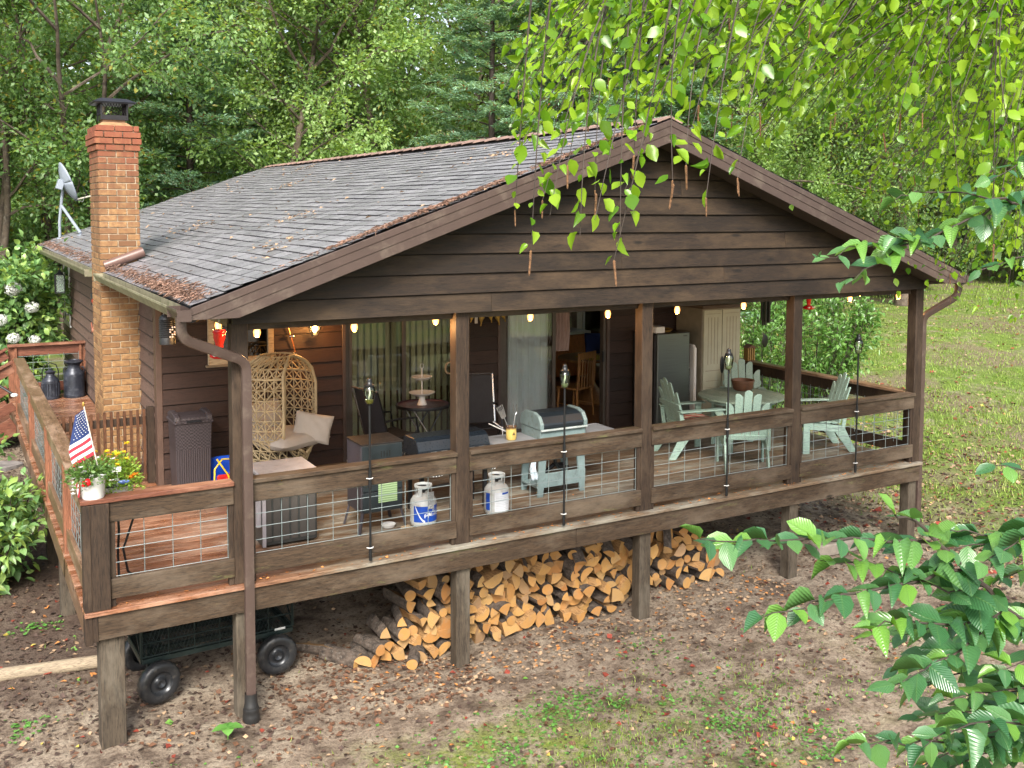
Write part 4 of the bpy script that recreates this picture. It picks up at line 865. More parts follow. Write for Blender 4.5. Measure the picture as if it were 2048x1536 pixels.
# ---- sage green set
M_sage=wood('sage_painted_wood',(.22,.33,.285),(.31,.43,.37),'y',.55,isl=.06,bs=.15); M_sage_t=wood('sage_table_slats',(.16,.21,.165),(.25,.32,.255),'y',.6,isl=.08,stain=(.33,.36,.28),stainamt=(.5,.8))
def adir(loc,rz,label,cush=None):
    o=thing('adirondack_chair',label,'garden chair',loc,rz,group='sage green slatted chairs round the table')
    L=[(-.205,.47),(-.1025,.60),(0,.65),(.1025,.60),(.205,.47)]
    m=MB(); tl=R(17)
    def bk(x,s,dd): return (x,-.20-s*math.sin(tl)+dd,.40+s*math.cos(tl))
    for i,(x,top) in enumerate(L):
        fan=x*.14; w_=.0485; pt=[(-w_,0),(w_,0)]; e=top-.0
        sl_=(0 if i==2 else (1 if i<2 else -1))*(.035 if i in(1,3) else .075)
        top2=[(w_,e+(-sl_)*.5-.01),(w_*.5,e-sl_*.25+.012),(0,e+.018),(-w_*.5,e+sl_*.25+.012),(-w_,e+sl_*.5-.01)]
        pp=pt+top2; m.prism([(x+a+fan*b_,b_) for a,b_ in pp],lambda a,b_,t_:bk(a,b_+ .0,-.018*t_))
    m.build('backrest',M_sage,o,bev=.002)
    for s,w_ in((.02,.46),(.30,.56)):
        m=MB(); a=bk(-w_/2,s,-.03);b_=bk(w_/2,s,-.03); m.beam(a,b_,.06,.022,up=(0,1,.3)); m.build('back_crossbar',M_sage,o)
    m=MB()
    for k in range(6): y=-.19+k*.088; m.box((-.26,y,.39-.0+.008*k),(.26,y+.076,.408+.008*k))
    m.build('seat',M_sage,o,bev=.002)
    for s in(-1,1):
        m=MB(); m.box((s*.27-.055,-.32,.61),(s*.27+.055,.34,.63)); m.build('armrest',M_sage,o,bev=.004)
        m=MB(); m.box((s*.29-.014,.22,0),(s*.29+.014,.31,.61)); m.build('front_leg',M_sage,o,bev=.002)
        m=MB(); m.prism([(.30,.42),(.30,.33),(-.15,.28),(-.36,0),(-.46,0),(-.27,.36)],lambda a,b_,t_,s=s:(s*.262-.012+.024*t_,a,b_)); m.build('rear_leg',M_sage,o,bev=.002)
        m=MB(); m.beam((s*.27,-.30,.62),(s*.27,-.26,.33),.02,.05); m.build('arm_support',M_sage,o)
    if cush: pillow('seat_cushion',(0,.05,.455),(.46,.44,.09),(0,0,0),cush,o)
    return o
mr_,t,b=base('red_white_cushion'); wv=nd(t,'TexWave',{'Vector':coords(t),'Scale':3.2,'Distortion':3.5,'Detail':1}); setb(t,b,col=ramp(t,wv.outputs[0],[(.35,(.55,.42,.30)),(.5,(.60,.50,.40)),(.7,(.45,.03,.03))]),rough=.85)
adir((7.70,.98,0),R(-33),'sage green slatted chair with its back to the front railing',mr_)
adir((7.56,1.86,0),R(-100),'sage green chair facing right with a red and cream cushion beside the steel refrigerator',mr_)
adir((9.0,2.42,0),R(148),'sage green slatted chair facing the camera behind the round table')
adir((9.22,1.22,0),R(68),'sage green chair on the right side of the table against the side railing',mr_)
o=thing('round_table','weathered sage green round slatted table amid four matching chairs','table',(8.36,1.78,0))
m=MB(); n=11
for k in range(n):
    x0=-.58+k*1.16/n; x1=x0+1.16/n-.006
    def yy(x): return math.sqrt(max(0,.585**2-min(.584,abs(x))**2))
    xs4=[x0+(x1-x0)*i/14 for i in range(15)]
    m.prism([(x,-yy(x)) for x in xs4]+[(x,yy(x)) for x in reversed(xs4)],lambda a,b_,t_:(a,b_,.70+.025*t_))
m.build('tabletop',M_sage_t,o)
m=MB(); m.lathe([(.45,.64),(.47,.64),(.47,.70),(.45,.70),(.45,.64)],(0,0,0),28); m.build('apron',M_sage,o)
for a in(.5,2.07,3.64,5.21):
    m=MB(); c,s=math.cos(a)*.40,math.sin(a)*.40; m.beam((c,s,0),(c,s,.66),.075,.035,up=(c,s,0)); m.build('leg',M_sage,o,bev=.003)
m=MB(); m.beam((-.35,-.19,.2),(.35,.19,.2),.07,.02); m.build('stretcher',M_sage,o)
o=thing('flower_bowl','empty rusty brown pot standing on the round green table','pot',(8.62,2.05,.728))
M_rust=paint('rusty_metal',(.14,.065,.035),.6,.2,var=.3); m=MB(); m.lathe([(.001,0),(.11,0),(.14,.03),(.155,.12),(.165,.125),(.165,.145),(.15,.145),(.14,.12),(.13,.03),(.001,.02)],(0,0,0),28); m.build('bowl',M_rust,o,smooth=45)
# ---- refrigerator, folded table, cabinet
mst,t,b=base('brushed_steel'); n=noise(t,coords(t,(.4,1,60)),6,3); setb(t,b,col=ramp(t,n,[(.3,(.13,.15,.15)),(.7,(.19,.21,.205))]),metal=.85,rough=.33)
o=thing('refrigerator','brushed steel upright refrigerator against the dark porch wall','refrigerator',(7.86,3.02,0))
m=MB(); m.box((.0,.07,.03),(.58,.62,1.44)); m.build('body',M_black,o,bev=.01)
m=MB(); m.box((0,.0,.06),(.58,.06,1.45)); d_=m.build('door',mst,o,bev=.01)
m=MB(); m.box((.46,-.003,1.395),(.53,-.001,1.41)); m.build('badge',M_white if 0 else paint('badge_grey',(.05,.05,.05),.3),d_)
m=MB(); m.box((.0,.07,.0),(.58,.6,.03)); m.build('plinth',M_black,o)
m=MB(); m.lathe([(.001,.0),(.15,.0),(.19,.03),(.195,.03),(.16,-.006),(.001,-.006)],(0,0,0),28); tag(m.build('serving_tray',paint('brass_tray',(.45,.28,.08),.35,.5),smooth=40),'brass rimmed tray lying on top of the refrigerator','tray').location=(8.1,3.3,1.458)
m=MB(); m.box((0,0,0),(.16,.2,.09)); tag(m.build('white_box',M_white,bev=.004),'small white box on the left edge of the refrigerator top','box').location=(7.64+.23,3.08,1.455)
o=thing('folding_table','white plastic folding table stood on end between refrigerator and cabinet','folding table',(8.53,3.0,0))
m=MB(); m.prism([(.02,0),(.62,0),(.62,1.2),(.58,1.25),(.06,1.25),(.02,1.2)],lambda a,b_,t_:(.05*t_,a,b_)); m.build('tabletop',M_white,o,bev=.012)
for y in(.10,.50): m=MB(); m.tube([(-.02,y,.05),(-.02,y,.9)],.012,7); m.build('leg',M_ss,o)
o=thing('storage_cabinet','beige resin storage cabinet with two panelled doors at the wall end','cabinet',(8.66,2.98,0))
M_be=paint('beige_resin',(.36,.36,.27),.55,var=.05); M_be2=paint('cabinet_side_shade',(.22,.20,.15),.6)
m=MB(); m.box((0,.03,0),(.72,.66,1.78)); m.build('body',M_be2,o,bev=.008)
m=MB(); m.prism([(-.03,1.78),(.68,1.78),(.66,1.84),(-.0,1.83)],lambda a,b_,t_:(-.02+.76*t_,a,b_)); m.build('roof',paint('cabinet_top_brown',(.10,.075,.055),.6),o,bev=.006)
for x0 in(.01,.365):
    m=MB(); m.box((x0,0,.04),(x0+.345,.03,1.76)); d_=m.build('door',M_be,o,bev=.004)
    m=MB()
    for z in [ .1+.1*k for k in range(7)]: m.box((x0+.05,-.003,z),(x0+.30,.0,z+.006))
    for x in(.08,.14,.20,.26): m.box((x0+x,-.003,.95),(x0+x+.006,0,1.65))
    m.box((x0+.04,-.004,.85),(x0+.31,0,.86)); m.box((x0+.04,-.004,1.70),(x0+.31,0,1.705)); m.build('door_grooves',M_be2,d_)
m=MB(); m.ell((.362,-.008,.93),(.04,.012,.13),16,8); m.build('handle',M_black,o,smooth=60)
# ---- wall pieces
m=MB(); m.box((-.022,-.012,-.10),(.022,0,.10)); q=m.build('thermometer',M_white,bev=.003); tag(q,'small white thermometer strip on the dark wall beside the middle post','thermometer'); q.location=(5.27,3.66,1.78)
o=thing('copper_rod','thin copper rod slanting down the siding beside the lit wall lamp','rod',(2.74,3.64,1.66)); m=MB(); m.tube([(-.09,0,.3),(.045,0,-.2)],.008,6); m.build('rod',paint('copper',(.5,.2,.09),.3,.7),o); m=MB(); m.ell((0,-.02,0),(.035,.02,.02)); m.build('clip',M_ss,o,smooth=50)
o=thing('corn_bunch','bunch of dried yellow corn husks hung on the dark wall','wall decoration',(5.40,3.62,1.86)); M_corn=paint('dried_husk',(.42,.29,.06),.7,var=.3,scale=14)
for k,(dx,l,a) in enumerate(((-.16,.20,.5),(-.05,.26,.2),(.05,.22,-.05),(.13,.26,-.2),(.2,.22,-.35))):
    m=MB(); m.surf(lambda u_,v_:(dx+math.sin(a)*-l*u_+(v_-.5)*.10*math.sin(math.pi*min(1,u_*1.05+.12))**.8,-.03-.03*math.sin(v_*3.14),-l*u_+.05),8,5); m.build('husk',M_corn,o,smooth=70,solid=.004)
m=MB(); m.box((-.22,-.02,.02),(.24,.0,.12)); m.build('hanger',M_corn,o)
o=thing('ring_ornament','pale ring ornament hanging on the door glass beside the middle post','ornament',(4.87,3.66,1.10)); MB().tube([Vector((.055*math.cos(k*.5236),0,.075*math.sin(k*.5236))) for k in range(12)],.014,8,closed=True).build('ring',M_pale,o,smooth=60); MB().tube([(0,0,.08),(0,0,.2)],.003,5).build('hook',M_ss,o)
# ---- things hanging from the eaves
o=thing('bug_zapper','black ribbed bug zapper hanging under the left eave','bug zapper',(.86,1.15,2.30))
m=MB(); pr=[(.001,-.06),(.05,-.06),(.066,-.08),(.07,-.10)]
for k in range(9): pr+=[(.075,-.105-k*.019),(.066,-.112-k*.019),(.066,-.117-k*.019)]
pr+=[(.07,-.285),(.07,-.33),(.05,-.34),(.001,-.34)]; m.lathe(pr,(0,0,0),20); m.build('housing',paint('zapper_black',(.02,.02,.022),.4),o,smooth=30)
m=MB(); m.tube([(-.03,0,-.06),(-.03,0,-.02),(0,0,.0),(.03,0,-.02),(.03,0,-.06)],.004,5); m.build('hook',M_ss,o)
m=MB()
for k in range(5):
    for j in range(3): 
        if (k+j)%3: m.ob((.012+j*.02,-.069+.002*j,-.17-k*.022),(.013,.006,.012),(0,0,.15*j+.1))
m.build('blue_grid',emit('zapper_blue',(.03,.22,.9),.10),o)
def feeder(loc,label,cord=.12):
    o=thing('hummingbird_feeder',label,'bird feeder',loc,group='red hummingbird feeders')
    Mr=paint('feeder_red',(.60,.015,.02),.18)
    m=MB(); m.tube([(0,0,0),(0,0,-cord)],.003,5); m.build('hook',M_ss,o)
    z=-cord; m=MB(); m.lathe([(.001,z),(.05,z-.005),(.058,z-.03),(.05,z-.045),(.001,z-.045)],(0,0,0),20); m.build('cap',Mr,o,smooth=50)
    m=MB(); m.lathe([(.05,z-.045),(.052,z-.08),(.035,z-.13),(.028,z-.19),(.03,z-.21)],(0,0,0),20); m.build('bottle',paint('feeder_nectar',(.55,.03,.02),.08),o,smooth=60)
    m=MB(); m.lathe([(.03,z-.20),(.07,z-.215),(.085,z-.235),(.08,z-.25),(.05,z-.262),(.001,z-.265)],(0,0,0),24); bs=m.build('base',Mr,o,smooth=50)
    for a in(-2.3,-1.5,-.6,.6,2.2):
        m=MB(); c=Vector((.078*math.cos(a),.078*math.sin(a),z-.226)); m.ell(c,(.02,.02,.012),10,5); f_=m.build('flower_port',M_white,bs,smooth=50)
    return o
feeder((1.16,.42,2.27),'red hummingbird feeder hanging before the pale framed window',.10)
feeder((9.80,2.0,2.25),'red hummingbird feeder hanging at the far right side of the porch',.18)
o=thing('wind_chime','long dark wind chime hanging at the right side of the porch','wind chime',(9.80,2.9,2.25))
m=MB(); m.lathe([(.001,-.06),(.09,-.06),(.09,-.075),(.001,-.075)],(0,0,0),16); m.build('top_disc',M_rust,o)
M_ch=paint('chime_dark',(.03,.032,.026),.4,.5)
for k,(a,l) in enumerate(((0.2,.62),(1.5,.66),(2.7,.58),(4.0,.64),(5.2,.60))): m=MB(); m.cyl((.06*math.cos(a),.06*math.sin(a),-.11),(.06*math.cos(a),.06*math.sin(a),-.11-l),.02,10); m.build('tube',M_ch,o,smooth=50)
m=MB(); m.tube([(0,0,0),(0,0,-1.12)],.003,5); m.build('cord',M_black,o); m=MB(); m.ell((0,0,-.55),(.045,.045,.012)); m.ell((0,0,-1.0),(.065,.012,.10),14,8); m.build('wind_catcher',M_ch,o,smooth=50)
o=thing('wooden_feeder','small yellow brown wooden feeder box on the right porch railing','bird feeder',(9.80,3.25,.907)); 
for x in(-.06,-.02,.02,.06): m=MB(); m.box((x-.012,-.05,0),(x+.012,.05,.20)); m.build('slat',wood('yellow_slat',(.22,.13,.03),(.36,.22,.07),'z',.5) if x<-.05 else bpy.data.materials['yellow_slat'],o)
m=MB(); m.prism([(-.09,.2),(.09,.2),(0,.25)],lambda a,b_,t_:(a,-.07+.14*t_,b_)); m.build('roof',W_redz,o)
# hanging lantern and wall ornaments on the far side wall
o=thing('hanging_lantern','black framed glass lantern hanging at the far left eave','lantern',(.93,12.0,2.16))
m=MB(); m.tube([(0,0,0),(.02,0,-.05),(0,0,-.10)],.005,5); m.lathe([(.001,-.09),(.03,-.10),(.035,-.13),(.10,-.17),(.105,-.18),(.001,-.18)],(0,0,0),4,a0=math.pi/4,a1=math.pi/4+2*math.pi); m.build('top',M_black,o)
m=MB()
for s in(-1,1):
    for u_ in(-1,1): m.box((s*.075-.008,u_*.075-.008,-.50),(s*.075+.008,u_*.075+.008,-.17))
m.box((-.085,-.085,-.52),(.085,.085,-.50)); m.build('frame',M_black,o)
MB().box((-.068,-.068,-.495),(.068,.068,-.18)).build('glass',glassmat('lantern_glass',(.9,.95,.9),.05,1.2,.25),o)
def birdy(loc,cols,label,s=1.0):
    o=thing('wall_bird',label,'wall ornament',loc,R(0)); b1=paint('orn_'+label[:9].replace(' ','_'),cols[0],.35); b2=paint('orn2_'+label[:9].replace(' ','_'),cols[1],.35)
    m=MB(); m.ell((-.03,0,0),(.03*s,.07*s,.035*s)); m.ell((-.03,-.07*s,.035*s),(.022*s,.03*s,.026*s)); m.add([(-.03,-.095*s,.035*s),(-.035,-.13*s,.03*s),(-.025,-.095*s,.025*s)],[(0,1,2)]); m.build('body',b1,o,smooth=60)
    for a,z in((.3,.07),(-.2,-.06)): m=MB(); m.prism([(0,0),(.10*s,z*s+.03),(.14*s,z*s),(.06*s,-.015)],lambda p,q,t_:(-.045-.01*t_,p,q)); m.build('wing',b2,o)
birdy((1.165,8.86,1.74),((.45,.03,.02),(.05,.07,.10)),'red and dark blue metal bird on the side wall above the pink one',1.3)
birdy((1.165,8.95,1.27),((.45,.18,.12),(.40,.12,.08)),'pinkish clay bird on the side wall lower behind the chimney',1.2)
# ---- milk cans
def can(loc,s,label,handle):
    o=thing('milk_can',label,'milk can',loc,group='old metal milk cans on the deck'); Mm=paint('can_paint',(.028,.032,.045),.38,.35,var=.35,scale=5,dirt=(.07,.075,.09)) if 'can_paint' not in bpy.data.materials else bpy.data.materials['can_paint']
    pr=[(.001,0),(.165,0),(.17,.02),(.165,.05),(.162,.06),(.165,.38),(.155,.42),(.11,.475),(.10,.50),(.10,.55),(.125,.575),(.12,.58),(.09,.555)] if not handle else [(.001,0),(.135,0),(.14,.02),(.135,.04),(.135,.30),(.125,.33),(.075,.38),(.065,.40),(.065,.43),(.085,.45)]
    m=MB(); m.lathe(pr,(0,0,0),30); m.build('body',Mm,o,smooth=40)
    m=MB()
    if not handle: m.lathe([(.12,.58),(.15,.60),(.15,.615),(.10,.63),(.09,.615),(.001,.61)],(0,0,0),28)
    else: m.lathe([(.085,.45),(.09,.46),(.05,.475),(.02,.49),(.022,.51),(.001,.515)],(0,0,0),20)
    m.build('lid',Mm,o,smooth=40)
    if handle:
        m=MB(); m.tube([(-.12,0,.34),(-.125,0,.45),(-.09,0,.57),(0,0,.61),(.09,0,.57),(.125,0,.45),(.12,0,.34)],.009,7); m.build('bail_handle',M_black,o,smooth=50)
        m=MB()
        for k in range(20): a=k*math.pi/10; m.cyl((.136*math.cos(a),.136*math.sin(a),.06),(.136*math.cos(a),.136*math.sin(a),.27),.009,6)
        m.build('ribs',Mm,o,smooth=50)
    else:
        for s in(-1,1): m=MB(); m.tube([(s*.11,-.0,.50),(s*.15,-.02,.50),(s*.16,-.02,.46),(s*.155,-.01,.41)],.010,7); m.build('side_handle',Mm,o,smooth=50)
can((.96,10.30,0),1,'large black milk can with a flat lid standing by the side wall',False)
can((.60,10.28,0),1,'small ribbed black milk can with a wire bail handle',True)
# ---- satellite dish
o=thing('satellite_dish','grey satellite dish on a braced mast on the far left roof edge','satellite dish',(1.15,14.2,zr(1.15)))
Mg=paint('dish_grey',(.22,.25,.29),.4,var=.08)
m=MB(); m.tube([(0,0,0),(0,0,.35),(.06,-.12,.98)],.028,9); m.box((-.06,-.09,-.01),(.06,.09,.015)); m.build('mast',Mg,o,smooth=50)
m=MB(); m.tube([(.28,-.95,.13),(.04,-.05,.66)],.03,9); m.box((.22,-1.05,.08),(.36,-.87,.105)); m.build('brace',Mg,o,smooth=50)
Cd=Vector((.10,-.22,1.12)); ax=Vector((.93,.12,.36)).normalized(); m=MB(); e1=ax.cross(Vector((0,0,1))).normalized(); e2=ax.cross(e1)
m.surf(lambda u_,v_:Cd+(e1*math.cos(v_*2*math.pi)*.31+e2*math.sin(v_*2*math.pi)*.41)*u_+ax*(.11*u_*u_-.05),9,36); m.build('reflector',paint('dish_face',(.22,.25,.30),.35,var=.05),o,smooth=70,solid=.012)
m=MB(); m.tube([Cd-e2*-.38+ax*.05,Cd+e2*.42+ax*.45],.016,7); m.build('arm',paint('dish_arm',(.45,.42,.33),.4),o); m=MB(); m.cyl(Cd+e2*.42+ax*.42,Cd+e2*.36+ax*.56,.04,10); m.build('receiver',M_white,o); m=MB(); m.ob(Cd-ax*.10,(.12,.14,.2),(0,.3,.1)); m.build('bracket',Mg,o,bev=.01)
m=MB(); m.tube([Cd-ax*.1,Cd+Vector((.1,-.1,-.3)),Cd+Vector((.3,-.1,-.38)),Cd+Vector((.38,-.1,-.2)),Cd+Vector((.3,-.05,-.05))],.008,5); m.build('cable',M_black,o,smooth=60)
# ---- garden cart under the deck
M_ct=paint('cart_black',(.018,.03,.028),.4,.3,var=.2)
cz=float(gz(1.1,.95)); o=thing('garden_cart','black steel mesh garden cart with fat tyres parked under the deck','cart',(1.12,.98,cz),R(2))
m=MB(); m.beam((-.62,-.29,.36),(.72,-.29,.36),.03,.045); m.beam((-.62,.29,.36),(.72,.29,.36),.03,.045); m.beam((-.62,-.29,.36),(-.62,.29,.36),.03,.045); m.beam((.72,-.29,.36),(.72,.29,.36),.03,.045); m.beam((-.5,0,.33),(.6,0,.33),.05,.04); m.build('chassis',M_ct,o,bev=.003)
m=MB()
for k in range(42): x=-.60+k*.0322; m.tube([(x,-.29,.38),(x,.29,.38)],.0028,4,caps=False)
for k in range(19): y=-.28+k*.031; m.tube([(-.62,y,.38),(.72,y,.38)],.0028,4,caps=False)
m.build('mesh_floor',M_ct,o)
for y in(-.30,.30):
    m=MB(); 
    for z in(.40,.52,.66): m.tube([(-.62,y,z),(.72,y,z)],.008,5)
    for k in range(7): x=-.62+k*.2233; m.tube([(x,y,.38),(x,y,.66)],.006,5)
    for k in range(40): x=-.62+k*.0335; m.tube([(x,y,.40),(x+.0335*3,y,.66)],.002,3,caps=False)
    m.build('side_panel',M_ct,o)
for x in(-.63,.73):
    m=MB()
    for z in(.40,.66): m.tube([(x,-.3,z),(x,.3,z)],.008,5)
    m.tube([(x,-.3,.4),(x,0,.66)],.008,5); m.tube([(x,-.3,.4),(x,-.3,.66)],.010,5); m.tube([(x,.3,.4),(x,.3,.66)],.008,5); m.build('end_panel',M_ct,o)
for x in(-.50,.55): m=MB(); m.tube([(x,-.36,.185),(x,.36,.185)],.014,7); m.beam((x,0,.18),(x,0,.35),.06,.08); m.build('axle',M_ct,o)
M_tyre=paint('tyre_rubber',(.014,.015,.017),.42,var=.25,bs=.3,dirt=(.05,.045,.04))
for x,y in((-.50,-.38),(-.50,.38),(.55,-.38),(.55,.38)):
    s=1 if y>0 else -1; tilt=R(14) if x<0 else 0
    def whl(prof,n,mat,nm,par,ribs=False):
        m=MB(); o0=0; k=len(prof)
        for i,(r,w_) in enumerate(prof):
            for j in range(n):
                a=2*math.pi*j/n; rr_=r+(.004*(1 if j%2 else -1) if ribs and 2<=i<=k-3 else 0)
                m.v.append((rr_*math.cos(a),w_,rr_*math.sin(a)))
        for i in range(k-1):
            for j in range(n): m.f.append((i*n+j,i*n+(j+1)%n,(i+1)*n+(j+1)%n,(i+1)*n+j)); m.m.append(0)
        q=m.build(nm,mat,par,smooth=50); return q
    wh=bpy.data.objects.new('wheel',None); C.objects.link(wh); wh.parent=o; wh.location=(x,y,.185); wh.rotation_euler=(0,0,tilt); wh.empty_display_size=.1
    whl([(.105,-.045),(.135,-.052),(.165,-.050),(.182,-.034),(.187,0),(.182,.034),(.165,.050),(.135,.052),(.105,.045)],44,M_tyre,'tyre',wh,True)
    whl([(.001,s*.035),(.035,s*.05),(.045,s*.03),(.06,s*.016),(.085,s*.018),(.10,s*.035),(.108,s*.045),(.108,-s*.045)],28,paint('rim_black',(.03,.032,.036),.3,.4) if 'rim_black' not in bpy.data.materials else bpy.data.materials['rim_black'],'rim',wh)
m=MB(); m.ob((.60,-.32,.40),(.10,.004,.02)); m.build('sticker',M_white,o)
# ---- landscape timber, slab
M_logt=wood('weathered_log',(.13,.10,.07),(.27,.22,.15),'x',.8)
m=MB(); m.tube([(-3.4,2.25,float(gz(-3.4,2.25))+.05),(-1.6,1.86,float(gz(-1.6,1.86))+.055),(.26,1.55,float(gz(.26,1.55))+.055)],[.075,.07,.062],14); tag(m.build('landscape_timber',M_logt,smooth=50),'round weathered edging timber lying on the ground left of the deck','log')
z=float(gz(8.6,.35)); m=MB(); m.prism([(-.36,-.10),(.30,-.14),(.40,.02),(.28,.16),(-.30,.14)],lambda a,b_,t_:(8.7+a,.38+b_,z+.16*t_)); tag(m.build('stone_block',paint('grey_stone',(.20,.17,.14),.9,var=.3,bs=.5),bev=.02),'flat grey block lying under the right part of the deck','stone')
for k,(x,y,s) in enumerate(((-.35,6.2,.5),(-.7,7.4,.6),(-.25,8.2,.45),(-1.0,5.3,.5),(-.5,9.3,.6))):
    z=float(gz(x,y)); m=MB(); n=9; m.prism([(s*(.7+.3*rng.random())*math.cos(i*2*math.pi/n)*.8,s*(.7+.3*rng.random())*math.sin(i*2*math.pi/n)*.55) for i in range(n)],lambda a,b_,t_:(x+a,y+b_,z-.03+.10*t_)); q=m.build('stepping_stone',paint('path_stone',(.20,.18,.17),.85,var=.3,bs=.5) if k==0 else bpy.data.materials['path_stone'],bev=.02); tag(q,'flat grey stepping stone in the bed left of the deck','stone','stepping stones left of the deck')
# ---- black patio heater rod seen tied to the left railing
o=thing('awning_pole','black metal pole tied to the far end of the left railing','pole',(-.06,7.9,.5)); MB().tube([(0,0,.0),(-1.3,.9,.95)],.018,8).build('pole',M_black,o); MB().ell((.0,-.02,.0),(.05,.05,.03),8,5).build('knot',M_white,o)
# ---- firewood
M_end,t,b=base('fresh_cut_end'); v=coords(t); oi=nd(t,'ObjectInfo').outputs['Random']; rg=nd(t,'TexWave',{'Vector':v,'Scale':26,'Distortion':2.5,'Detail':2},wave_type='RINGS',rings_direction='Y'); c_=ramp(t,oi,[(0,(.36,.17,.04)),(.35,(.42,.24,.07)),(.6,(.31,.12,.025)),(.8,(.45,.28,.10)),(1,(.20,.13,.075))])
c_=mixc(t,ramp(t,rg.outputs[0],[(.3,.6),(.7,0)]),c_,(.30,.15,.05)); c_=mixc(t,ramp(t,noise(t,v,14,5,.7),[(.5,0),(.68,.6)]),c_,(.26,.17,.09)); setb(t,b,col=c_,rough=.8); bump(t,b,rg.outputs[0],.4,.004)
M_split=wood('split_wood_side',(.30,.155,.06),(.50,.30,.13),'y',.75,isl=.15); M_bark=paint('bark_grey',(.075,.055,.042),.9,var=.5,scale=18,bs=.9,dirt=(.15,.13,.11))
def logmesh(kind,seed):
    r_=random.Random(seed); L=.44; P=[]
    R0=r_.uniform(.05,.065) if kind=='round' else r_.uniform(.085,.115)
    if kind=='round': P=[(R0*(1+.06*math.sin(3*a+seed))*math.cos(a),R0*math.sin(a),1) for a in [2*math.pi*i/14 for i in range(14)]]
    elif kind=='half': P=[(R0*math.cos(a),R0*math.sin(a)*.9-.035,1) for a in [math.pi*i/8 for i in range(9)]]+[(-R0*.3,-.045+r_.uniform(-.01,.01),0)]
    else:
        ang=r_.uniform(1.1,1.75); P=[(R0*1.15*math.cos(math.pi/2-ang/2+ang*i/6),R0*1.15*math.sin(math.pi/2-ang/2+ang*i/6)-.055,1) for i in range(7)]+[(r_.uniform(-.015,.015),-.065,0)]
    n=len(P); m=MB(); segs=4
    for k in range(segs+1):
        y=L*k/segs; jx=r_.uniform(-.008,.008); jz=r_.uniform(-.008,.008); s=1+r_.uniform(-.05,.05)
        sl=r_.uniform(-.02,.02)
        for x,z,_ in P: m.v.append((x*s+jx,y+(sl*x*6 if k in(0,segs) else 0),z*s+jz))
    for k in range(segs):
        for j in range(n):
            j2=(j+1)%n; m.f.append((k*n+j2,k*n+j,(k+1)*n+j,(k+1)*n+j2)); m.m.append(2 if (P[j][2] and P[j2][2]) else 1)
    m.f.append(tuple(range(n))); m.m.append(0); m.f.append(tuple(segs*n+j for j in reversed(range(n)))); m.m.append(0)
    o=m.build('firewood_log',[M_end,M_split,M_bark]); me=o.data; bpy.data.objects.remove(o); return me
LM=[(k,logmesh(k,i)) for i,k in enumerate(['wedge']*7+['half']*4+['round']*4)]
def hpile(x): 
    if x<3.35: return max(0,.98*(x-2.38)/.9)
    return .98 if x<6.1 else max(.0,.98-.68*(x-6.1)/.9)
row=0; zc=.07
while zc<.95:
    x=2.45+(row%2)*.1+rng.uniform(-.03,.03)
    while x<7.0:
        if hpile(x)>zc+.03 or (row==0 and x<6.95):
            kd,me=LM[rng.choices(range(15),weights=[3]*7+[3]*4+[1.3]*4)[0]]
            q=meshobj('firewood_log',me); yb=.42+.13*zc+(.10 if x>5.4 else .0)-.05*min(1,abs(x-4.4)); gz0=float(gz(x,yb+.2))
            q.location=(x+rng.uniform(-.02,.02),yb+rng.uniform(-.10,.08),gz0+zc+rng.uniform(-.012,.012)); q.rotation_euler=(rng.uniform(-.10,.06),rng.uniform(0,6.28),rng.uniform(-.28,.22)); s=rng.uniform(.72,1.22); q.scale=(s,rng.uniform(.9,1.1),s)
            zone='at its left end' if x<3.4 else ('between the two posts' if x<5.5 else 'right of the posts'); lev='bottom rows' if zc<.3 else ('middle rows' if zc<.62 else 'top rows')
            kt={'wedge':'split firewood wedge','half':'half round firewood log','round':'round barked firewood log'}[kd]
            tag(q,f'{kt} in the {lev} of the pile, {zone}','firewood','firewood stacked under the deck')
        x+=rng.uniform(.12,.175)
    zc+=.108; row+=1
for x,y,dz,rx,ry,rz,ki in((4.9,.52,.62,-.9,.3,.1,0),(5.05,.55,.66,-.85,1.2,-.1,3),(5.28,.5,.70,-1.0,.6,.2,8),(5.62,.55,.60,-.8,.2,.3,2),(5.85,.5,.58,-.95,1.9,.1,5),(6.05,.48,.55,-.9,.7,-.1,1),(6.25,.5,.5,-1.0,2.5,.15,9),(4.55,.6,.66,-.8,.4,.0,11),(4.25,.6,.64,-.9,.9,.3,4)):
    q=meshobj('firewood_log',LM[ki][1]); q.location=(x,y-.12,float(gz(x,y))+dz-.02); q.rotation_euler=(-rx*.75,ry,rz); tag(q,'firewood piece tipped up steeply on the crest of the pile','firewood','firewood stacked under the deck')
for x,y,rz,ki,dz in((2.40,.42,.5,8,.07),(2.85,.15,-.5,12,.055),(2.3,.75,.8,9,.05)):
    q=meshobj('firewood_log',LM[ki][1]); q.location=(x,y,float(gz(x,y))+dz); q.rotation_euler=(0,rng.uniform(0,6),rz); tag(q,'stray firewood log lying loose at the left foot of the pile','firewood','firewood stacked under the deck')
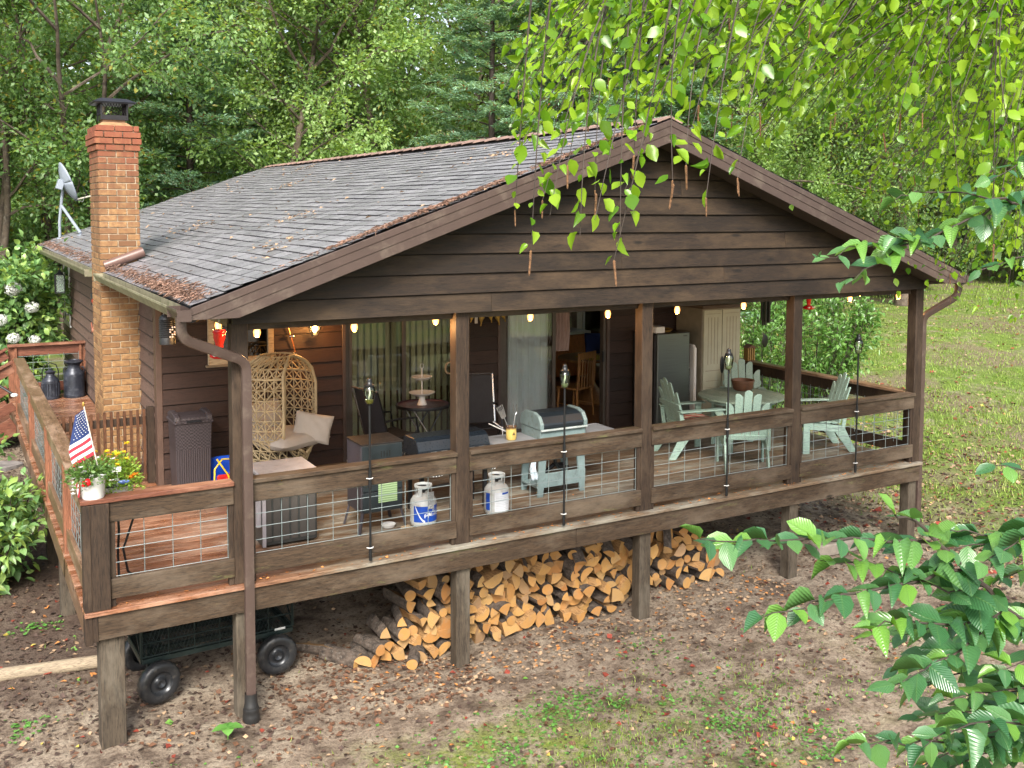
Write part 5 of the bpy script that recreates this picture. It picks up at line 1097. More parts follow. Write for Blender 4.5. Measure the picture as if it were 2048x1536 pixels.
# ---- flower pots and flag on the corner
def flower_cluster(m,c,r,petals,mi,rs,up=(0,0,1)):
    pass
M_lfl=leafmat('bedding_leaf',[(.10,.20,.02),(.20,.34,.04),(.30,.44,.07)],.5,.3); M_lfd=leafmat('petunia_leaf',[(.05,.11,.025),(.10,.20,.04),(.17,.30,.08)],.5,.3)
M_pw=leafmat('white_petal',[(.62,.64,.60),(.75,.76,.74)],.6,.3,(1,1,1)); M_py=leafmat('yellow_petal',[(.75,.55,.01),(.80,.62,.03)],.6,.3,(1,1,1)); M_po=leafmat('orange_petal',[(.75,.22,.01),(.8,.32,.02)],.6,.3,(1,1,1))
def tuft(n,c,rad,L,W,rs,flat=.5,down=0,tpl=LEAF4):
    u_=unit(rs.normal(size=(n,3))); u_[:,2]=np.abs(u_[:,2])*flat-down*rs.random(n)
    P=np.array(c)+u_*np.array(rad)*(rs.random((n,1))**.45)
    D=unit(u_+rs.normal(size=(n,3))*.5+np.array([0,0,.25])); Nn=unit(rs.normal(size=(n,3))*.6+np.array([0,0,1]))
    return cloud(P,D,Nn,L*(.7+.6*rs.random(n)),W*(.7+.6*rs.random(n)),tpl)
def blooms(cs,r,rs,npet=14):
    P=[];D=[];Nn=[]
    for c in cs:
        for k in range(npet):
            a=2*math.pi*k/npet+rs.random()*.3; e=rs.random()*.9; P.append(c); D.append((math.cos(a),math.sin(a),e)); Nn.append((0,0,1))
    return cloud(np.array(P),np.array(D),np.array(Nn),r,r*.7)
rs=np.random.default_rng(5)
o=thing('flower_pot','round white pot of white petunias on the deck railing corner','flower pot',(.085,.075,.907))
m=MB(); m.lathe([(.001,0),(.078,0),(.082,.01),(.094,.165),(.099,.17),(.099,.18),(.088,.178),(.074,.012),(.001,.01)],(0,0,0),28); m.build('pot',M_white,o,smooth=45)
cloudmesh('foliage',[(tuft(900,(-.02,.0,.19),(.19,.17,.17),.035,.018,rs,.8,.55),0)],[M_lfd],o)
cs=[tuple(np.array([-.02,0,.20])+rs.normal(size=3)*[.10,.10,.06]) for _ in range(16)]+[(-.15,-.05,.12+.03*k) for k in range(-2,3)]
cloudmesh('blossom',[(blooms(cs,.026,rs,9),0)],[M_pw],o)
q=MB().ell((0,0,0),(.036,.03,.033),14,9); q.ell((-.03,-.012,-.018),(.014,.012,.010)); q.ell((-.008,-.028,.008),(.006,.004,.009)); qq=q.build('red_bird_ornament',paint('red_gloss',(.55,.01,.015),.12),smooth=60); tag(qq,'shiny red ball shaped ornament clipped on the round white pot','ornament'); qq.location=(.03,-.03,1.06)
o=thing('oval_planter','oval white metal planter of yellow and orange flowers inside the corner','planter',(.30,.46,.70))
m=MB(); m.lathe([(.001,0),(.10,0),(.105,.01),(.125,.19),(.13,.195),(.13,.205),(.118,.2),(.098,.012),(.001,.01)],(0,0,0),30,sx=1.15,sy=.8); m.build('pot',M_white,o,smooth=45)
m=MB(); m.lathe([(.1305,.192),(.134,.198),(.1305,.207)],(0,0,0),30,sx=1.15,sy=.8); m.build('rim',M_black,o)
cloudmesh('foliage',[(tuft(1500,(0,0,.20),(.22,.18,.30),.035,.02,rs,.95,.25),0)],[M_lfl],o)
cs=[(rs.uniform(-.17,.12),rs.uniform(-.1,.1),.42+rs.uniform(-.05,.10)) for _ in range(12)]
cloudmesh('yellow_blossom',[(blooms(cs,.03,rs,16),0)],[M_py],o); cloudmesh('orange_blossom',[(blooms([(.13,-.08,.27),(.16,-.03,.26),(.10,-.11,.26),(-.2,.0,.35)],.035,rs,18),0)],[M_po],o)
m=MB(); m.box((-.04,-.125,.33),(.03,-.12,.37)); m.tube([(0,-.12,.18),(0,-.12,.34)],.003,5); m.build('plant_tag',M_white,o)
m=MB(); m.ell((.05,-.13,.24),(.045,.012,.018)); m.build('blue_butterfly',paint('blue_orn',(.12,.2,.55),.3),o,smooth=50)
o=thing('plant_stand','curved black iron plant stand carrying the oval white planter','plant stand',(.30,.46,0))
for a in(.5,2.6,4.7): m=MB(); c,s=math.cos(a),math.sin(a); m.tube([(c*.11,s*.11,.69),(c*.16,s*.16,.55),(c*.06,s*.06,.32),(c*.10,s*.10,.12),(c*.2,s*.2,.01)],.010,7); m.build('leg',M_rust if 0 else M_black,o,smooth=60)
MB().tube([Vector((.12*math.cos(k*.5236),.12*math.sin(k*.5236),.69)) for k in range(12)],.009,6,closed=True).build('ring',M_black,o)
# flag
o=thing('small_flag','small red white and blue striped flag with stars on a stick in the white pot','flag',(.12,.10,1.05))
tp=Vector((-.075,.06,.56)); bt=Vector((.02,-.0,.02)); MB().tube([bt,tp+Vector((-.004,0,.03))],.005,6).build('stick',paint('flag_stick',(.5,.47,.42),.5),o); MB().ell(tp+Vector((-.006,0,.04)),(.010,.010,.022)).build('finial',paint('gold_finial',(.4,.25,.06),.3,.6),o,smooth=50)
Hh=Vector((.075,-.01,-.36)); fm=[paint('flag_red',(.50,.02,.04),.7),paint('flag_white',(.72,.72,.72),.7),paint('flag_blue',(.008,.025,.11),.7)]
def fp(h,f_):
    w=.40+.60*min(1,h*1.6); a=min(f_,.45)/.45; p=tp+Hh*h+Vector((-.175,-.02,-.10))*a*w+Vector((0,.012*math.sin(a*6+h*4),0))
    if f_>.45: e=(f_-.45)/.55; p+=Vector((.05*math.sin(e*2.2),.02,-.27*e*(.4+.6*h)))
    return p
m=MB(); nh,nf=13,16; m.surf(lambda u_,v_:fp(u_,v_),nh,nf,lambda i,j:2 if (i<7 and j<6.4) else (0 if i%2==0 else 1)); m.build('cloth',fm,o,smooth=80)
m=MB()
for i in range(9):
    for j in range(6 if i%2==0 else 5):
        h=(.03+.054*i); f_=.03+.066*j+(.033 if i%2 else 0); c=fp(h,f_)+Vector((0,-.004,0)); n5=10
        m.add([c+Vector(((.0052 if k%2==0 else .0022)*math.sin(k*math.pi/5),-.0005,(.0052 if k%2==0 else .0022)*math.cos(k*math.pi/5))) for k in range(n5)],[tuple(range(n5))])
m.build('stars',fm[1],o)
# ---- interior seen through the open door
M_oak=wood('golden_oak',(.23,.10,.03),(.42,.22,.08),'z',.4)
o=thing('wooden_dining_chair','golden oak slat back dining chair inside the open glass door','dining chair',(7.55,4.75,0),R(20))
m=MB(); m.box((-.22,-.21,.44),(.22,.21,.47)); m.build('seat',M_oak,o,bev=.01)
for x,y in((-.19,-.18),(.19,-.18),(-.19,.18),(.19,.18)): m=MB(); m.tube([(x,y,.44),(x*1.1,y*1.1,0)],[.02,.014],8); m.build('leg',M_oak,o,smooth=50)
m=MB(); m.box((-.22,-.24,.92),(.22,-.215,1.02)); 
for k in range(6): x=-.17+k*.068; m.tube([(x,-.2,.46),(x,-.228,.94)],.011,6)
for s in(-1,1): m.tube([(s*.2,-.2,.45),(s*.21,-.228,.98)],.018,8)
m.build('backrest',M_oak,o)
for s in(-.2,.2): m=MB(); m.tube([(s,-.19,.2),(s,.19,.2)],.01,6); m.build('stretcher',M_oak,o)
o=thing('dining_table','round oak table with a yellow cloth inside the room','table',(8.35,5.55,0)); m=MB(); m.lathe([(.001,.74),(.55,.74),(.55,.77),(.001,.77)],(0,0,0),32); m.build('tabletop',M_oak,o); m=MB(); m.lathe([(.05,.74),(.06,.4),(.09,.3),(.30,.04),(.30,0),(.001,0)],(0,0,0),14); m.build('pedestal',M_oak,o,smooth=50)
m=MB(); m.surf(lambda u_,v_:(8.10+.42*u_,5.15+.5*v_,.776+.003*math.sin(u_*8)),6,6); tag(m.build('yellow_placemat',paint('yellow_cloth',(.6,.42,.05),.8),solid=.004),'yellow cloth lying on the round oak table indoors','cloth')
m=MB(); m.surf(lambda u_,v_:(8.30+.36*u_+.03*math.sin(v_*4),5.62+.07*math.sin(u_*3+v_*3),.80+.36*v_),8,8); tag(m.build('blue_jersey',paint('navy_cloth',(.012,.035,.16),.8),smooth=70,solid=.02),'navy blue cloth heaped on the oak table indoors','cloth')
o=thing('kitchen_counter','orange wood kitchen cabinets with a pale worktop inside the room','kitchen counter',(7.3,7.55,0)); m=MB(); m.box((0,.03,.08),(2.3,.6,.88)); m.build('carcass',W_red if 0 else wood('cherry_cabinet',(.25,.075,.02),(.42,.15,.04),'z',.35),o)
for k in range(5): m=MB(); m.box((.03+k*.455,0,.1),(.45+k*.455,.03,.86)); m.build('cabinet_door',bpy.data.materials['cherry_cabinet'],o,bev=.008)
m=MB(); m.box((-.02,-.03,.88),(2.32,.62,.93)); m.build('worktop',paint('worktop_pale',(.5,.48,.44),.3),o)
m=MB(); m.box((0,0,0),(.26,.2,.30)); tag(m.build('toaster_oven',M_black,bev=.03),'black appliance on the pale kitchen worktop','appliance').location=(9.0,7.62,.935)
m=MB(); m.box((0,0,0),(.12,.12,.22)); tag(m.build('canister',M_corn if 0 else paint('tan_canister',(.5,.36,.2),.5),bev=.01),'tan canister on the pale kitchen worktop beside the black appliance','canister').location=(8.55,7.66,.935)
o=thing('ceiling_fern','green potted fern hanging inside behind the door glass','plant',(6.95,4.6,1.95))
MB().lathe([(.001,-.12),(.07,-.12),(.10,0),(.001,0)],(0,0,0),16).build('pot',M_rust,o,smooth=50)
rs=np.random.default_rng(3); cloudmesh('foliage',[(tuft(260,(0,0,-.02),(.26,.26,.2),.10,.025,rs,.7,.6),0)],[M_lfl],o)
# power line behind
m=MB(); m.tube([at(-200,8,34),at(350,26,33),at(800,42,34.5),at(1150,42,36),at(1700,30,40),at(2300,5,46)],.012,4); tag(m.build('power_line',paint('cable_grey',(.4,.42,.44),.4)),'thin overhead cable strung in front of the far trees','cable')
# ================================================ vegetation
M_barkt=paint('tree_bark',(.10,.075,.055),.95,var=.4,scale=5,bs=1.0,dirt=(.17,.15,.12)); M_twig=paint('twig_bark',(.045,.032,.025),.8,var=.3)
L_mid=leafmat('broadleaf_green',[(.09,.18,.065),(.15,.27,.095),(.22,.36,.135),(.32,.46,.21)],.42,.48,big=.35,yellow=(.28,.26,.05))
L_lt=leafmat('light_green_leaf',[(.13,.24,.07),(.21,.34,.10),(.29,.44,.15),(.39,.53,.23)],.40,.48,big=.35)
L_con=leafmat('cedar_green',[(.10,.21,.13),(.17,.31,.20),(.25,.41,.28),(.34,.50,.36)],.6,.38,big=.5,yellow=(.20,.09,.03))
L_dk=leafmat('deep_woods_leaf',[(.06,.12,.04),(.10,.18,.06),(.15,.25,.09)],.6,.3,big=.2)
L_yg=leafmat('birch_leaf',[(.045,.12,.012),(.12,.27,.015),(.24,.42,.025),(.30,.46,.04),(.08,.19,.015)],.28,.55,tcol=(1.4,1.35,.45),big=1.5)
def veinleaf(name,cols,**k):
    m=leafmat(name,cols,**k); t=m.node_tree; b=t.nodes['Principled BSDF']; uv=nd(t,'UVMap'); sp=nd(t,'SeparateXYZ',{0:uv.outputs[0]})
    av=nd(t,'Math',{0:sp.outputs[1]},operation='ABSOLUTE').outputs[0]
    ph=nd(t,'Math',{0:nd(t,'Math',{0:sp.outputs[0],1:nd(t,'Math',{0:av,1:.8},operation='MULTIPLY').outputs[0]},operation='SUBTRACT').outputs[0],1:62.},operation='MULTIPLY').outputs[0]
    w_=nd(t,'Math',{0:ph},operation='SINE').outputs[0]; mid=nd(t,'MapRange',{0:av,1:0,2:.05,3:-2.,4:0}).outputs[0]
    bump(t,b,nd(t,'Math',{0:w_,1:mid},operation='ADD').outputs[0],.32,.0018)
    src=b.inputs['Base Color'].links[0].from_socket
    t.links.new(mixc(t,nd(t,'MapRange',{0:av,1:0,2:.035,3:.6,4:0}).outputs[0],src,(.10,.20,.05)),b.inputs['Base Color']); return m
L_elm=veinleaf('elm_leaf',[(.025,.10,.035),(.045,.14,.05),(.075,.185,.065),(.14,.30,.045)],rough=.31,trans=.28,tcol=(1.3,1.4,.4),spec=1.0,big=2.)
def addtrunk(m,pts,r0,r1,n=9):
    k=len(pts); m.tube(pts,[r0+(r1-r0)*i/(k-1) for i in range(k)],n)
def wander(rs,p,d,L,n,w,g=0):
    pts=[p.copy()]; d=d/np.linalg.norm(d)
    for i in range(n):
        d=d+rs.normal(size=3)*w+np.array([0,0,g]); d=d/np.linalg.norm(d); p=p+d*L/n; pts.append(p.copy())
    return pts,d
def broadleaf(name,label,seed,H,Rr,nl,lL,lW,mat,stems=1,tb=.16,low=.12,group=None,limbs=34,flat=.0,droop=-.02,cat='tree'):
    rs=np.random.default_rng(seed); o=thing(name,label,cat,(0,0,0),group=group); tr=MB(); br=MB(); tips=[]
    for s in range(stems):
        a=2*math.pi*s/stems+rs.random(); lean=.0 if stems==1 else .28
        pts,_=wander(rs,np.array([.12*math.cos(a)*(stems>1),.12*math.sin(a)*(stems>1),-.2]),np.array([lean*math.cos(a),lean*math.sin(a),1.]),H*(.93 if stems==1 else rs.uniform(.7,.92)),12,.05)
        r0=tb*(1 if stems==1 else .6); addtrunk(tr,pts,r0,r0*.12)
        pa=np.array(pts)
        for k in range(limbs//stems):
            t_=low+(1-low)*((k+rs.random())/(limbs//stems)); i=min(11,int(t_*12)); p=pa[i]+(pa[i+1]-pa[i])*(t_*12-i if i<12 else 0)
            prof=(math.sin(math.pi*min(1,.12+.88*(1-t_)**.75))**.8*.85+.22)
            aa=k*2.4+rs.random()*.9; Ln=Rr*prof*rs.uniform(.75,1.15)
            d=np.array([math.cos(aa),math.sin(aa),.25+.6*t_+flat]); lp,ld=wander(rs,p,d,Ln,6,.13,.01)
            br.tube(lp,[.022*(1-.8*q/6)*(Ln/2.2)+.003 for q in range(7)],5,caps=False); la=np.array(lp)
            for j in range(8):
                tt=.22+.78*(j+rs.random())/8; ii=min(5,int(tt*6)); q=la[ii]+(la[ii+1]-la[ii])*(tt*6-ii); axd=unit(la[ii+1]-la[ii])
                dd=axd*.7+unit(rs.normal(size=3))*.85+np.array([0,0,.1]); sl_=Ln*.38*(1.15-.5*tt)
                sp_,sd_=wander(rs,q,dd,sl_,3,.18,droop); br.tube(sp_,[.010,.008,.006,.003],3,caps=False); tips.append(sp_)
    trk=tr.build('trunk',M_barkt,o,smooth=60); br.build('branch',M_twig if 0 else M_barkt,o)
    T=np.array(tips); n=nl; idx=rs.integers(0,len(T),n); u_=rs.random(n)**.7*3; i0=np.minimum(2,u_.astype(int)); f_=(u_-i0)[:,None]
    P=T[idx,i0]*(1-f_)+T[idx,i0+1]*f_; ax_=unit(T[idx,3]-T[idx,0]); off=rs.normal(size=(n,3))*lL*1.25; P=P+off
    D=unit(ax_*.5+unit(off)*.8+rs.normal(size=(n,3))*.4+np.array([0,0,-.15])); Nn=unit(rs.normal(size=(n,3))*.55+np.array([0,0,1.]))
    cloudmesh('crown',[(cloud(P,D,Nn,lL*(.65+.7*rs.random(n)),lW*(.65+.7*rs.random(n))),0)],[mat],o); return o
def conifer(name,label,seed,H,Rr,nsp,mat,group=None):
    rs=np.random.default_rng(seed); o=thing(name,label,'conifer',(0,0,0),group=group); tr=MB(); br=MB(); addtrunk(tr,[np.array([0,0,-.2]),np.array([.05,0,H*.5]),np.array([0,.05,H])],.16,.02)
    A=[];Dd=[];S=[]
    for k in range(110):
        t_=.04+.94*k/110; a=k*2.4+rs.random()*.6; Ln=Rr*((1-t_)**.75*.92+.10)*rs.uniform(.75,1.15); p=np.array([0,0,t_*H]); lp,_=wander(rs,p,np.array([math.cos(a),math.sin(a),.22]),Ln,6,.08,-.03)
        br.tube(lp,[.022*(1-.8*q/6)+.003 for q in range(7)],4,caps=False); la=np.array(lp)
        for j in range(11):
            tt=.18+.82*(j+rs.random())/11; ii=min(5,int(tt*6)); q=la[ii]+(la[ii+1]-la[ii])*(tt*6-ii); axd=unit(la[ii+1]-la[ii]); side=unit(np.cross(axd,[0,0,1]))*(1 if j%2 else -1)
            dd=unit(axd*.75+side*.8+np.array([0,0,rs.uniform(-.05,.25)])+rs.normal(size=3)*.15); A.append(q);Dd.append(dd);S.append(Ln*.30*(1.2-.5*tt)+.08)
    tr.build('trunk',M_twig,o,smooth=60); br.build('branch',M_twig,o)
    A=np.array(A);Dd=np.array(Dd);S=np.array(S); m_=len(A); K=nsp; idx=np.repeat(np.arange(m_),K); n=len(idx); s=np.tile(np.arange(K)/K,m_); sg=np.where(np.arange(n)%2==0,1,-1)
    side=unit(np.cross(Dd[idx],np.array([0,0,1.]))+rs.normal(size=(n,3))*.25); P=A[idx]+Dd[idx]*(s*S[idx])[:,None]+np.array([0,0,-1.])*(s**2*S[idx]*.18)[:,None]+rs.normal(size=(n,3))*.035
    D=unit(Dd[idx]*.8+side*sg[:,None]*.75+np.array([0,0,.05])+rs.normal(size=(n,3))*.25); Nn=unit(np.array([0,0,1.])+rs.normal(size=(n,3))*.5)
    L=.19*(1-.5*s)*(.7+.6*rs.random(n)); cloudmesh('crown',[(cloud(P,D,Nn,L,L*.26),0)],[mat],o); return o
def place(o,u,depth,s=1,rz=0,label=None,first=False):
    c=o if first else clone(o); p=at(u,700,depth); z=float(gz(p.x,p.y)); c.location=(p.x,p.y,z-.05); c.rotation_euler=(0,0,rz)
    ss=s if hasattr(s,'__len__') else (s,s,s); c.scale=ss
    if label: c['label']=label
    return c
GT='woodland trees behind the cabin'
A_=broadleaf('broadleaf_tree','',21,12.5,3.7,46000,.115,.075,L_mid,1,.17,.06,GT,46)
B_=broadleaf('broadleaf_tree','',22,11.5,3.5,44000,.11,.075,L_mid,6,.20,.16,GT,48)
C_=broadleaf('broadleaf_tree','',23,13,4.0,48000,.12,.08,L_lt,1,.17,.05,GT,46)
K_=conifer('cedar_tree','',31,14.5,3.3,62,L_con,GT); K2=conifer('cedar_tree','',32,12.5,3.0,62,L_con,GT)
U0=True
rowA=[(B_,-40,24.5,1.0,.3,'multi stemmed broadleaf tree left of the satellite dish at the picture edge'),(B_,150,26.5,1.08,1.9,'multi stemmed tree whose bare stems show behind the satellite dish'),
 (K_,385,27.5,.85,.5,'blue green cedar rising just right of the brick chimney'),(A_,300,32,1.1,.9,'broadleaf tree standing directly behind the chimney top'),
 (C_,560,28.5,1.0,1.1,'pale green broadleaf tree behind the left half of the roof ridge'),(A_,745,30,1.05,2.2,'leafy green tree behind the middle of the roof ridge'),
 (K_,985,27.5,.9,3.3,'blue green cedar left of the hanging birch twigs'),(K2,1140,27.5,1.0,1.0,'cedar behind the roof just left of the gable peak'),(K2,1330,28.5,1.02,2.5,'cedar rising behind the gable peak'),
 (C_,1540,31,.92,4.0,'bright pale broadleaf tree above the right roof slope')]
seen=set()
for o,u,d,s,rz,lb in rowA:
    place(o,u,d,s,rz,lb,first=(id(o) not in seen)); seen.add(id(o))
rowB=[(K_,480,34,1.15,1.,'tall cedar seen between the two pale trees left of the roof ridge middle'),(C_,900,36,1.15,.4,'tall pale tree in the second row behind the ridge middle'),(A_,80,34,1.1,2.,'second row broadleaf tree far left above the dish'),(K2,680,36,1.3,.2,'second row cedar between the ridge trees'),
 (B_,1240,35,1.1,1.3,'second row tree behind the gable peak cedars'),(C_,1700,43,1.15,.7,'pale broadleaf tree at the far edge of the lawn'),(B_,1640,36,1.0,2.2,'multi stemmed tree just right of the gable roof edge'),(A_,1900,46,1.15,1.7,'broadleaf tree beyond the lawn above the right eave'),(C_,2080,44,1.1,2.9,'pale tree beyond the lawn at the right picture edge'),(A_,1430,38,1.1,5.,'dark leafy tree filling the gap right of the gable peak'),(K2,1800,54,1.4,3.,'far cedar behind the lawn trees'),(B_,2000,53,1.3,2.4,'far multi stemmed tree beyond the lawn right')]
for o,u,d,s,rz,lb in rowB: place(o,u,d,s,rz,lb)
# yard tree whose trunk stands behind the right end of the porch
Y_=broadleaf('yard_tree','',41,13,4.6,22000,.14,.10,L_lt,1,.30,.40,None,40); tag(Y_,'tall yard tree whose bare trunk stands on the lawn behind the porch','tree')
place(Y_,1802,35.5,1,0,None,True)
m=MB(); m.box((-.22,-.1,0),(.22,.14,.30)); p=at(1795,700,35.1); q=m.build('birdhouse',M_rust,bev=.02); tag(q,'small brown birdhouse fixed on the yard tree trunk','birdhouse'); q.location=(p.x-.1,p.y-.1,1.05)
# far woodland, uncountable
rs=np.random.default_rng(77); n=90000
ang=rs.uniform(-1.25,1.15,n); dist=rs.uniform(42,60,n)*np.where(ang>.35,1.12,1); fx,fy=.5187,.8522
dx=fx*np.cos(ang)+fy*np.sin(ang); dy=fy*np.cos(ang)-fx*np.sin(ang); px_=-.9+dx*dist/1.0; py_=-8.7+dy*dist
hmax=21+4*np.sin(ang*9)+3*np.sin(ang*23); zz=gz(px_,py_)+rs.random(n)*hmax
P=np.stack([px_,py_,zz],1); D=unit(rs.normal(size=(n,3))); Nn=unit(rs.normal(size=(n,3))*.6+[0,-.3,.8])
tag(cloudmesh('woodland',[(cloud(P,D,Nn,.55*(.6+.8*rs.random(n)),.40*(.6+.8*rs.random(n))),0)],[L_dk]),kind='stuff')
# ---- shrubs
def shrub(name,label,seed,rx,ry,h,nl,lL,lW,mat,loc,stems=14,bare=.15,tpl=LEAF4,cat='shrub',group=None):
    rs=np.random.default_rng(seed); o=thing(name,label,cat,loc,group=group); m=MB(); tips=[]
    for k in range(stems):
        a=rs.random()*6.28; e=rs.random()**.5; tx=np.array([rx*e*math.cos(a),ry*e*math.sin(a),h*(1-.35*e*e)*rs.uniform(.8,1.05)]); b0=np.array([.15*rx*math.cos(a),.15*ry*math.sin(a),-.08])
        pts=[b0+(tx-b0)*q+np.array([math.sin(q*3.1)*.10*rx*math.cos(a),math.sin(q*3.1)*.1*ry*math.sin(a),h*.08*math.sin(q*3.14)]) for q in np.linspace(0,1,7)]
        m.tube(pts,[.014*(1-.7*q/6) for q in range(7)],5,caps=False); pa=np.array(pts)
        for j in range(9):
            t_=bare+(1-bare)*rs.random(); i=min(5,int(t_*6)); q=pa[i]+(pa[i+1]-pa[i])*(t_*6-i); d=unit(rs.normal(size=3))+np.array([0,0,.55]); L=.28*h*(.5+.5*rs.random())*.8
            sp_,_=wander(rs,q,d,L,3,.15); m.tube(sp_,[.005,.004,.003,.002],3,caps=False); tips.append(sp_)
        tips.append([pa[3],pa[4],pa[5],pa[6]])
    m.build('stem',M_twig,o); T=np.array(tips); idx=rs.integers(0,len(T),nl); u_=rs.random(nl)*3; i0=np.minimum(2,u_.astype(int)); f_=(u_-i0)[:,None]
    off=rs.normal(size=(nl,3))*lL*.55; P=T[idx,i0]*(1-f_)+T[idx,i0+1]*f_+off; D=unit(unit(off)+unit(T[idx,3]-T[idx,0])*.5+np.array([0,0,-.2])); Nn=unit(rs.normal(size=(nl,3))*.45+[0,0,1.])
    cloudmesh('foliage',[(cloud(P,D,Nn,lL*(.65+.7*rs.random(nl)),lW*(.65+.7*rs.random(nl)),tpl),0)],[mat],o,smooth=(tpl is LEAF12)); return o,T
L_sh=leafmat('shrub_leaf',[(.06,.15,.025),(.10,.22,.045),(.15,.30,.07),(.22,.38,.09)],.32,.35,spec=.7,big=.8)
L_hy=leafmat('hydrangea_leaf',[(.07,.16,.05),(.12,.24,.08),(.19,.33,.11),(.30,.43,.10)],.38,.3,spec=.6,big=.8)
p=at(1625,700,20.5); shrub('flowering_shrub','large leafy shrub growing just outside the right porch railing',51,1.6,1.5,2.55,8200,.10,.055,L_sh,(p.x,p.y,float(gz(p.x,p.y))),40,.12)
p=at(1530,700,18.2); shrub('flowering_shrub','smaller leafy shrub behind the wind chime by the porch',52,.8,.8,2.3,2600,.09,.05,L_sh,(p.x,p.y,float(gz(p.x,p.y))),16,.1)
p=at(1765,700,38); shrub('young_shrub','small round shrub on the lawn left of the bare yard tree trunk',53,.95,.95,1.75,2600,.12,.08,L_sh,(p.x,p.y,float(gz(p.x,p.y))),12,.3)
o,T=shrub('hydrangea_bush','hydrangea bush with big white flower heads behind the deck steps',54,1.2,1.0,2.95,8500,.13,.085,L_hy,(.05,12.9,-.35),30,.08,LEAF12)
def hyd_heads(o,cs,seed):
    rs=np.random.default_rng(seed)
    for (c,r) in cs:
        n=240; u_=unit(rs.normal(size=(n,3))); P=np.array(c)+u_*np.array([1,1,.8])*r*(.75+.25*rs.random((n,1))); t1=unit(np.cross(u_,rs.normal(size=(n,3))))
        cloudmesh('flower_head',[(cloud(P,t1,u_,r*.30,r*.26),0)],[M_pw],o)
hyd_heads(o,[((-.62,.2,3.15),.17),((-.35,-.5,2.38),.13),((.12,-.9,2.1),.16),((-.1,-.95,1.55),.14),((.42,-.85,1.75),.13),((-.55,-.9,1.30),.12),((.1,-1.0,1.22),.12),((-.9,-.6,1.2),.12),((.45,-.8,1.15),.11),((-1.0,-.5,1.7),.12)],9)
m=MB(); m.tube([(-.5,.2,1.8),(-.6,.2,3.05)],.012,5); m.tube([(-.3,-.4,1.6),(-.35,-.5,2.3)],.01,5); m.build('flower_stalk',L_hy,o)
shrub('garden_bush','tall leafy green bush in the bed at the left picture edge, nearest the deck corner',55,.62,.95,1.25,3600,.115,.06,L_hy,(-.62,3.9,float(gz(-.6,3.9))),26,.05,LEAF12)
shrub('garden_bush','green bush in the bed beside the stepping stones, left of the railing middle',56,.75,.8,1.35,3200,.10,.06,L_hy,(-1.15,6.6,float(gz(-1.1,6.6))),22,.05,LEAF12)
shrub('garden_bush','dense bush below the deck steps at the left picture edge',57,.7,.7,1.2,2600,.10,.06,L_lt,(-1.5,8.6,float(gz(-1.5,8.6))),18,.05,LEAF12)
# ---- ground covers
def inside(x,y):  # under the cabin
    return (x>1.15)&(x<9.8)&(y>3.6)&(y<14.4)
rs=np.random.default_rng(101)
def scat(n,x0,x1,y0,y1,dens):
    x=rs.uniform(x0,x1,n);y=rs.uniform(y0,y1,n); k=(rs.random(n)<dens(x,y))&~inside(x,y); return x[k],y[k]
def vn(x,y,s,ph=0): return .5+.25*np.sin(x*s+ph+1.7*np.sin(y*s*.7+ph))+.25*np.sin(y*s*1.3-ph+1.3*np.sin(x*s*.9))
lit=[]
mats_l=[paint('dead_leaf_'+c,col,.75,var=.35,scale=30) for c,col in (('brown',(.12,.055,.028)),('tan',(.33,.22,.13)),('red',(.22,.035,.018)),('orange',(.48,.19,.05)),('yellow',(.50,.40,.08)),('dark',(.06,.035,.025)),('green',(.10,.22,.03)))]
def litter(x,y,L,mi,flat=.35):
    n=len(x); z=gz(x,y)+.006+.012*rs.random(n); a=rs.random(n)*6.28; D=np.stack([np.cos(a),np.sin(a),rs.normal(size=n)*.18],1); Nn=unit(rs.normal(size=(n,3))*flat+[0,0,1.]); LL=L*(.6+.8*rs.random(n))
    lit.append((cloud(np.stack([x,y,z],1),D,Nn,LL,LL*(.45+.5*rs.random(n))),mi))
near=lambda x,y:(.35+.65*vn(x,y,1.7,.4)**1.5)
for mi,n,L in((0,12000,.052),(1,6500,.048),(5,12000,.048),(2,1900,.062),(3,1000,.058),(4,350,.052),(6,200,.06)):
    x,y=scat(n,-5,14,-8,4.5,near); litter(x,y,L,mi)
for mi,n,L in((0,9500,.08),(1,8500,.08),(2,1500,.09),(3,800,.085),(4,500,.08)):
    x,y=scat(n,9.5,34,-9,16,lambda x,y:.25+.75*vn(x,y,.8,2)**2*np.clip(1.5-np.hypot(x-12,y)/16,.1,1)); litter(x,y,L,mi)
x,y=scat(9000,-5,1.7,-1,11,lambda x,y:np.clip(y+.6,0,1)); litter(x,y,.045,5)
x,y=scat(1500,2.2,7.5,-1.2,.6,lambda x,y:np.exp(-((y+.1)/.5)**2)); litter(x,y,.05,1); x,y=scat(3500,9.3,15,-9,5,lambda x,y:vn(x,y,1.4,3.)); litter(x,y,.07,0); x,y=scat(3500,9.3,15,-9,5,lambda x,y:vn(x,y,1.4,3.)); litter(x,y,.07,1); x,y=scat(5000,9.0,14,-9,4,lambda x,y:vn(x,y,1.1,5.)); litter(x,y,.07,5); x,y=scat(900,9.0,15,-9,4,lambda x,y:vn(x,y,1.1,5.)); litter(x,y,.08,2); x,y=scat(260,2.2,7.5,-1.0,.6,lambda x,y:np.exp(-((y)/.4)**2)); litter(x,y,.045,3,.2)
x,y=scat(900,1.6,3.4,-.6,1.0,lambda x,y:x*0+.8); litter(x,y,.05,0)
tag(cloudmesh('fallen_leaves',lit,mats_l),kind='stuff')
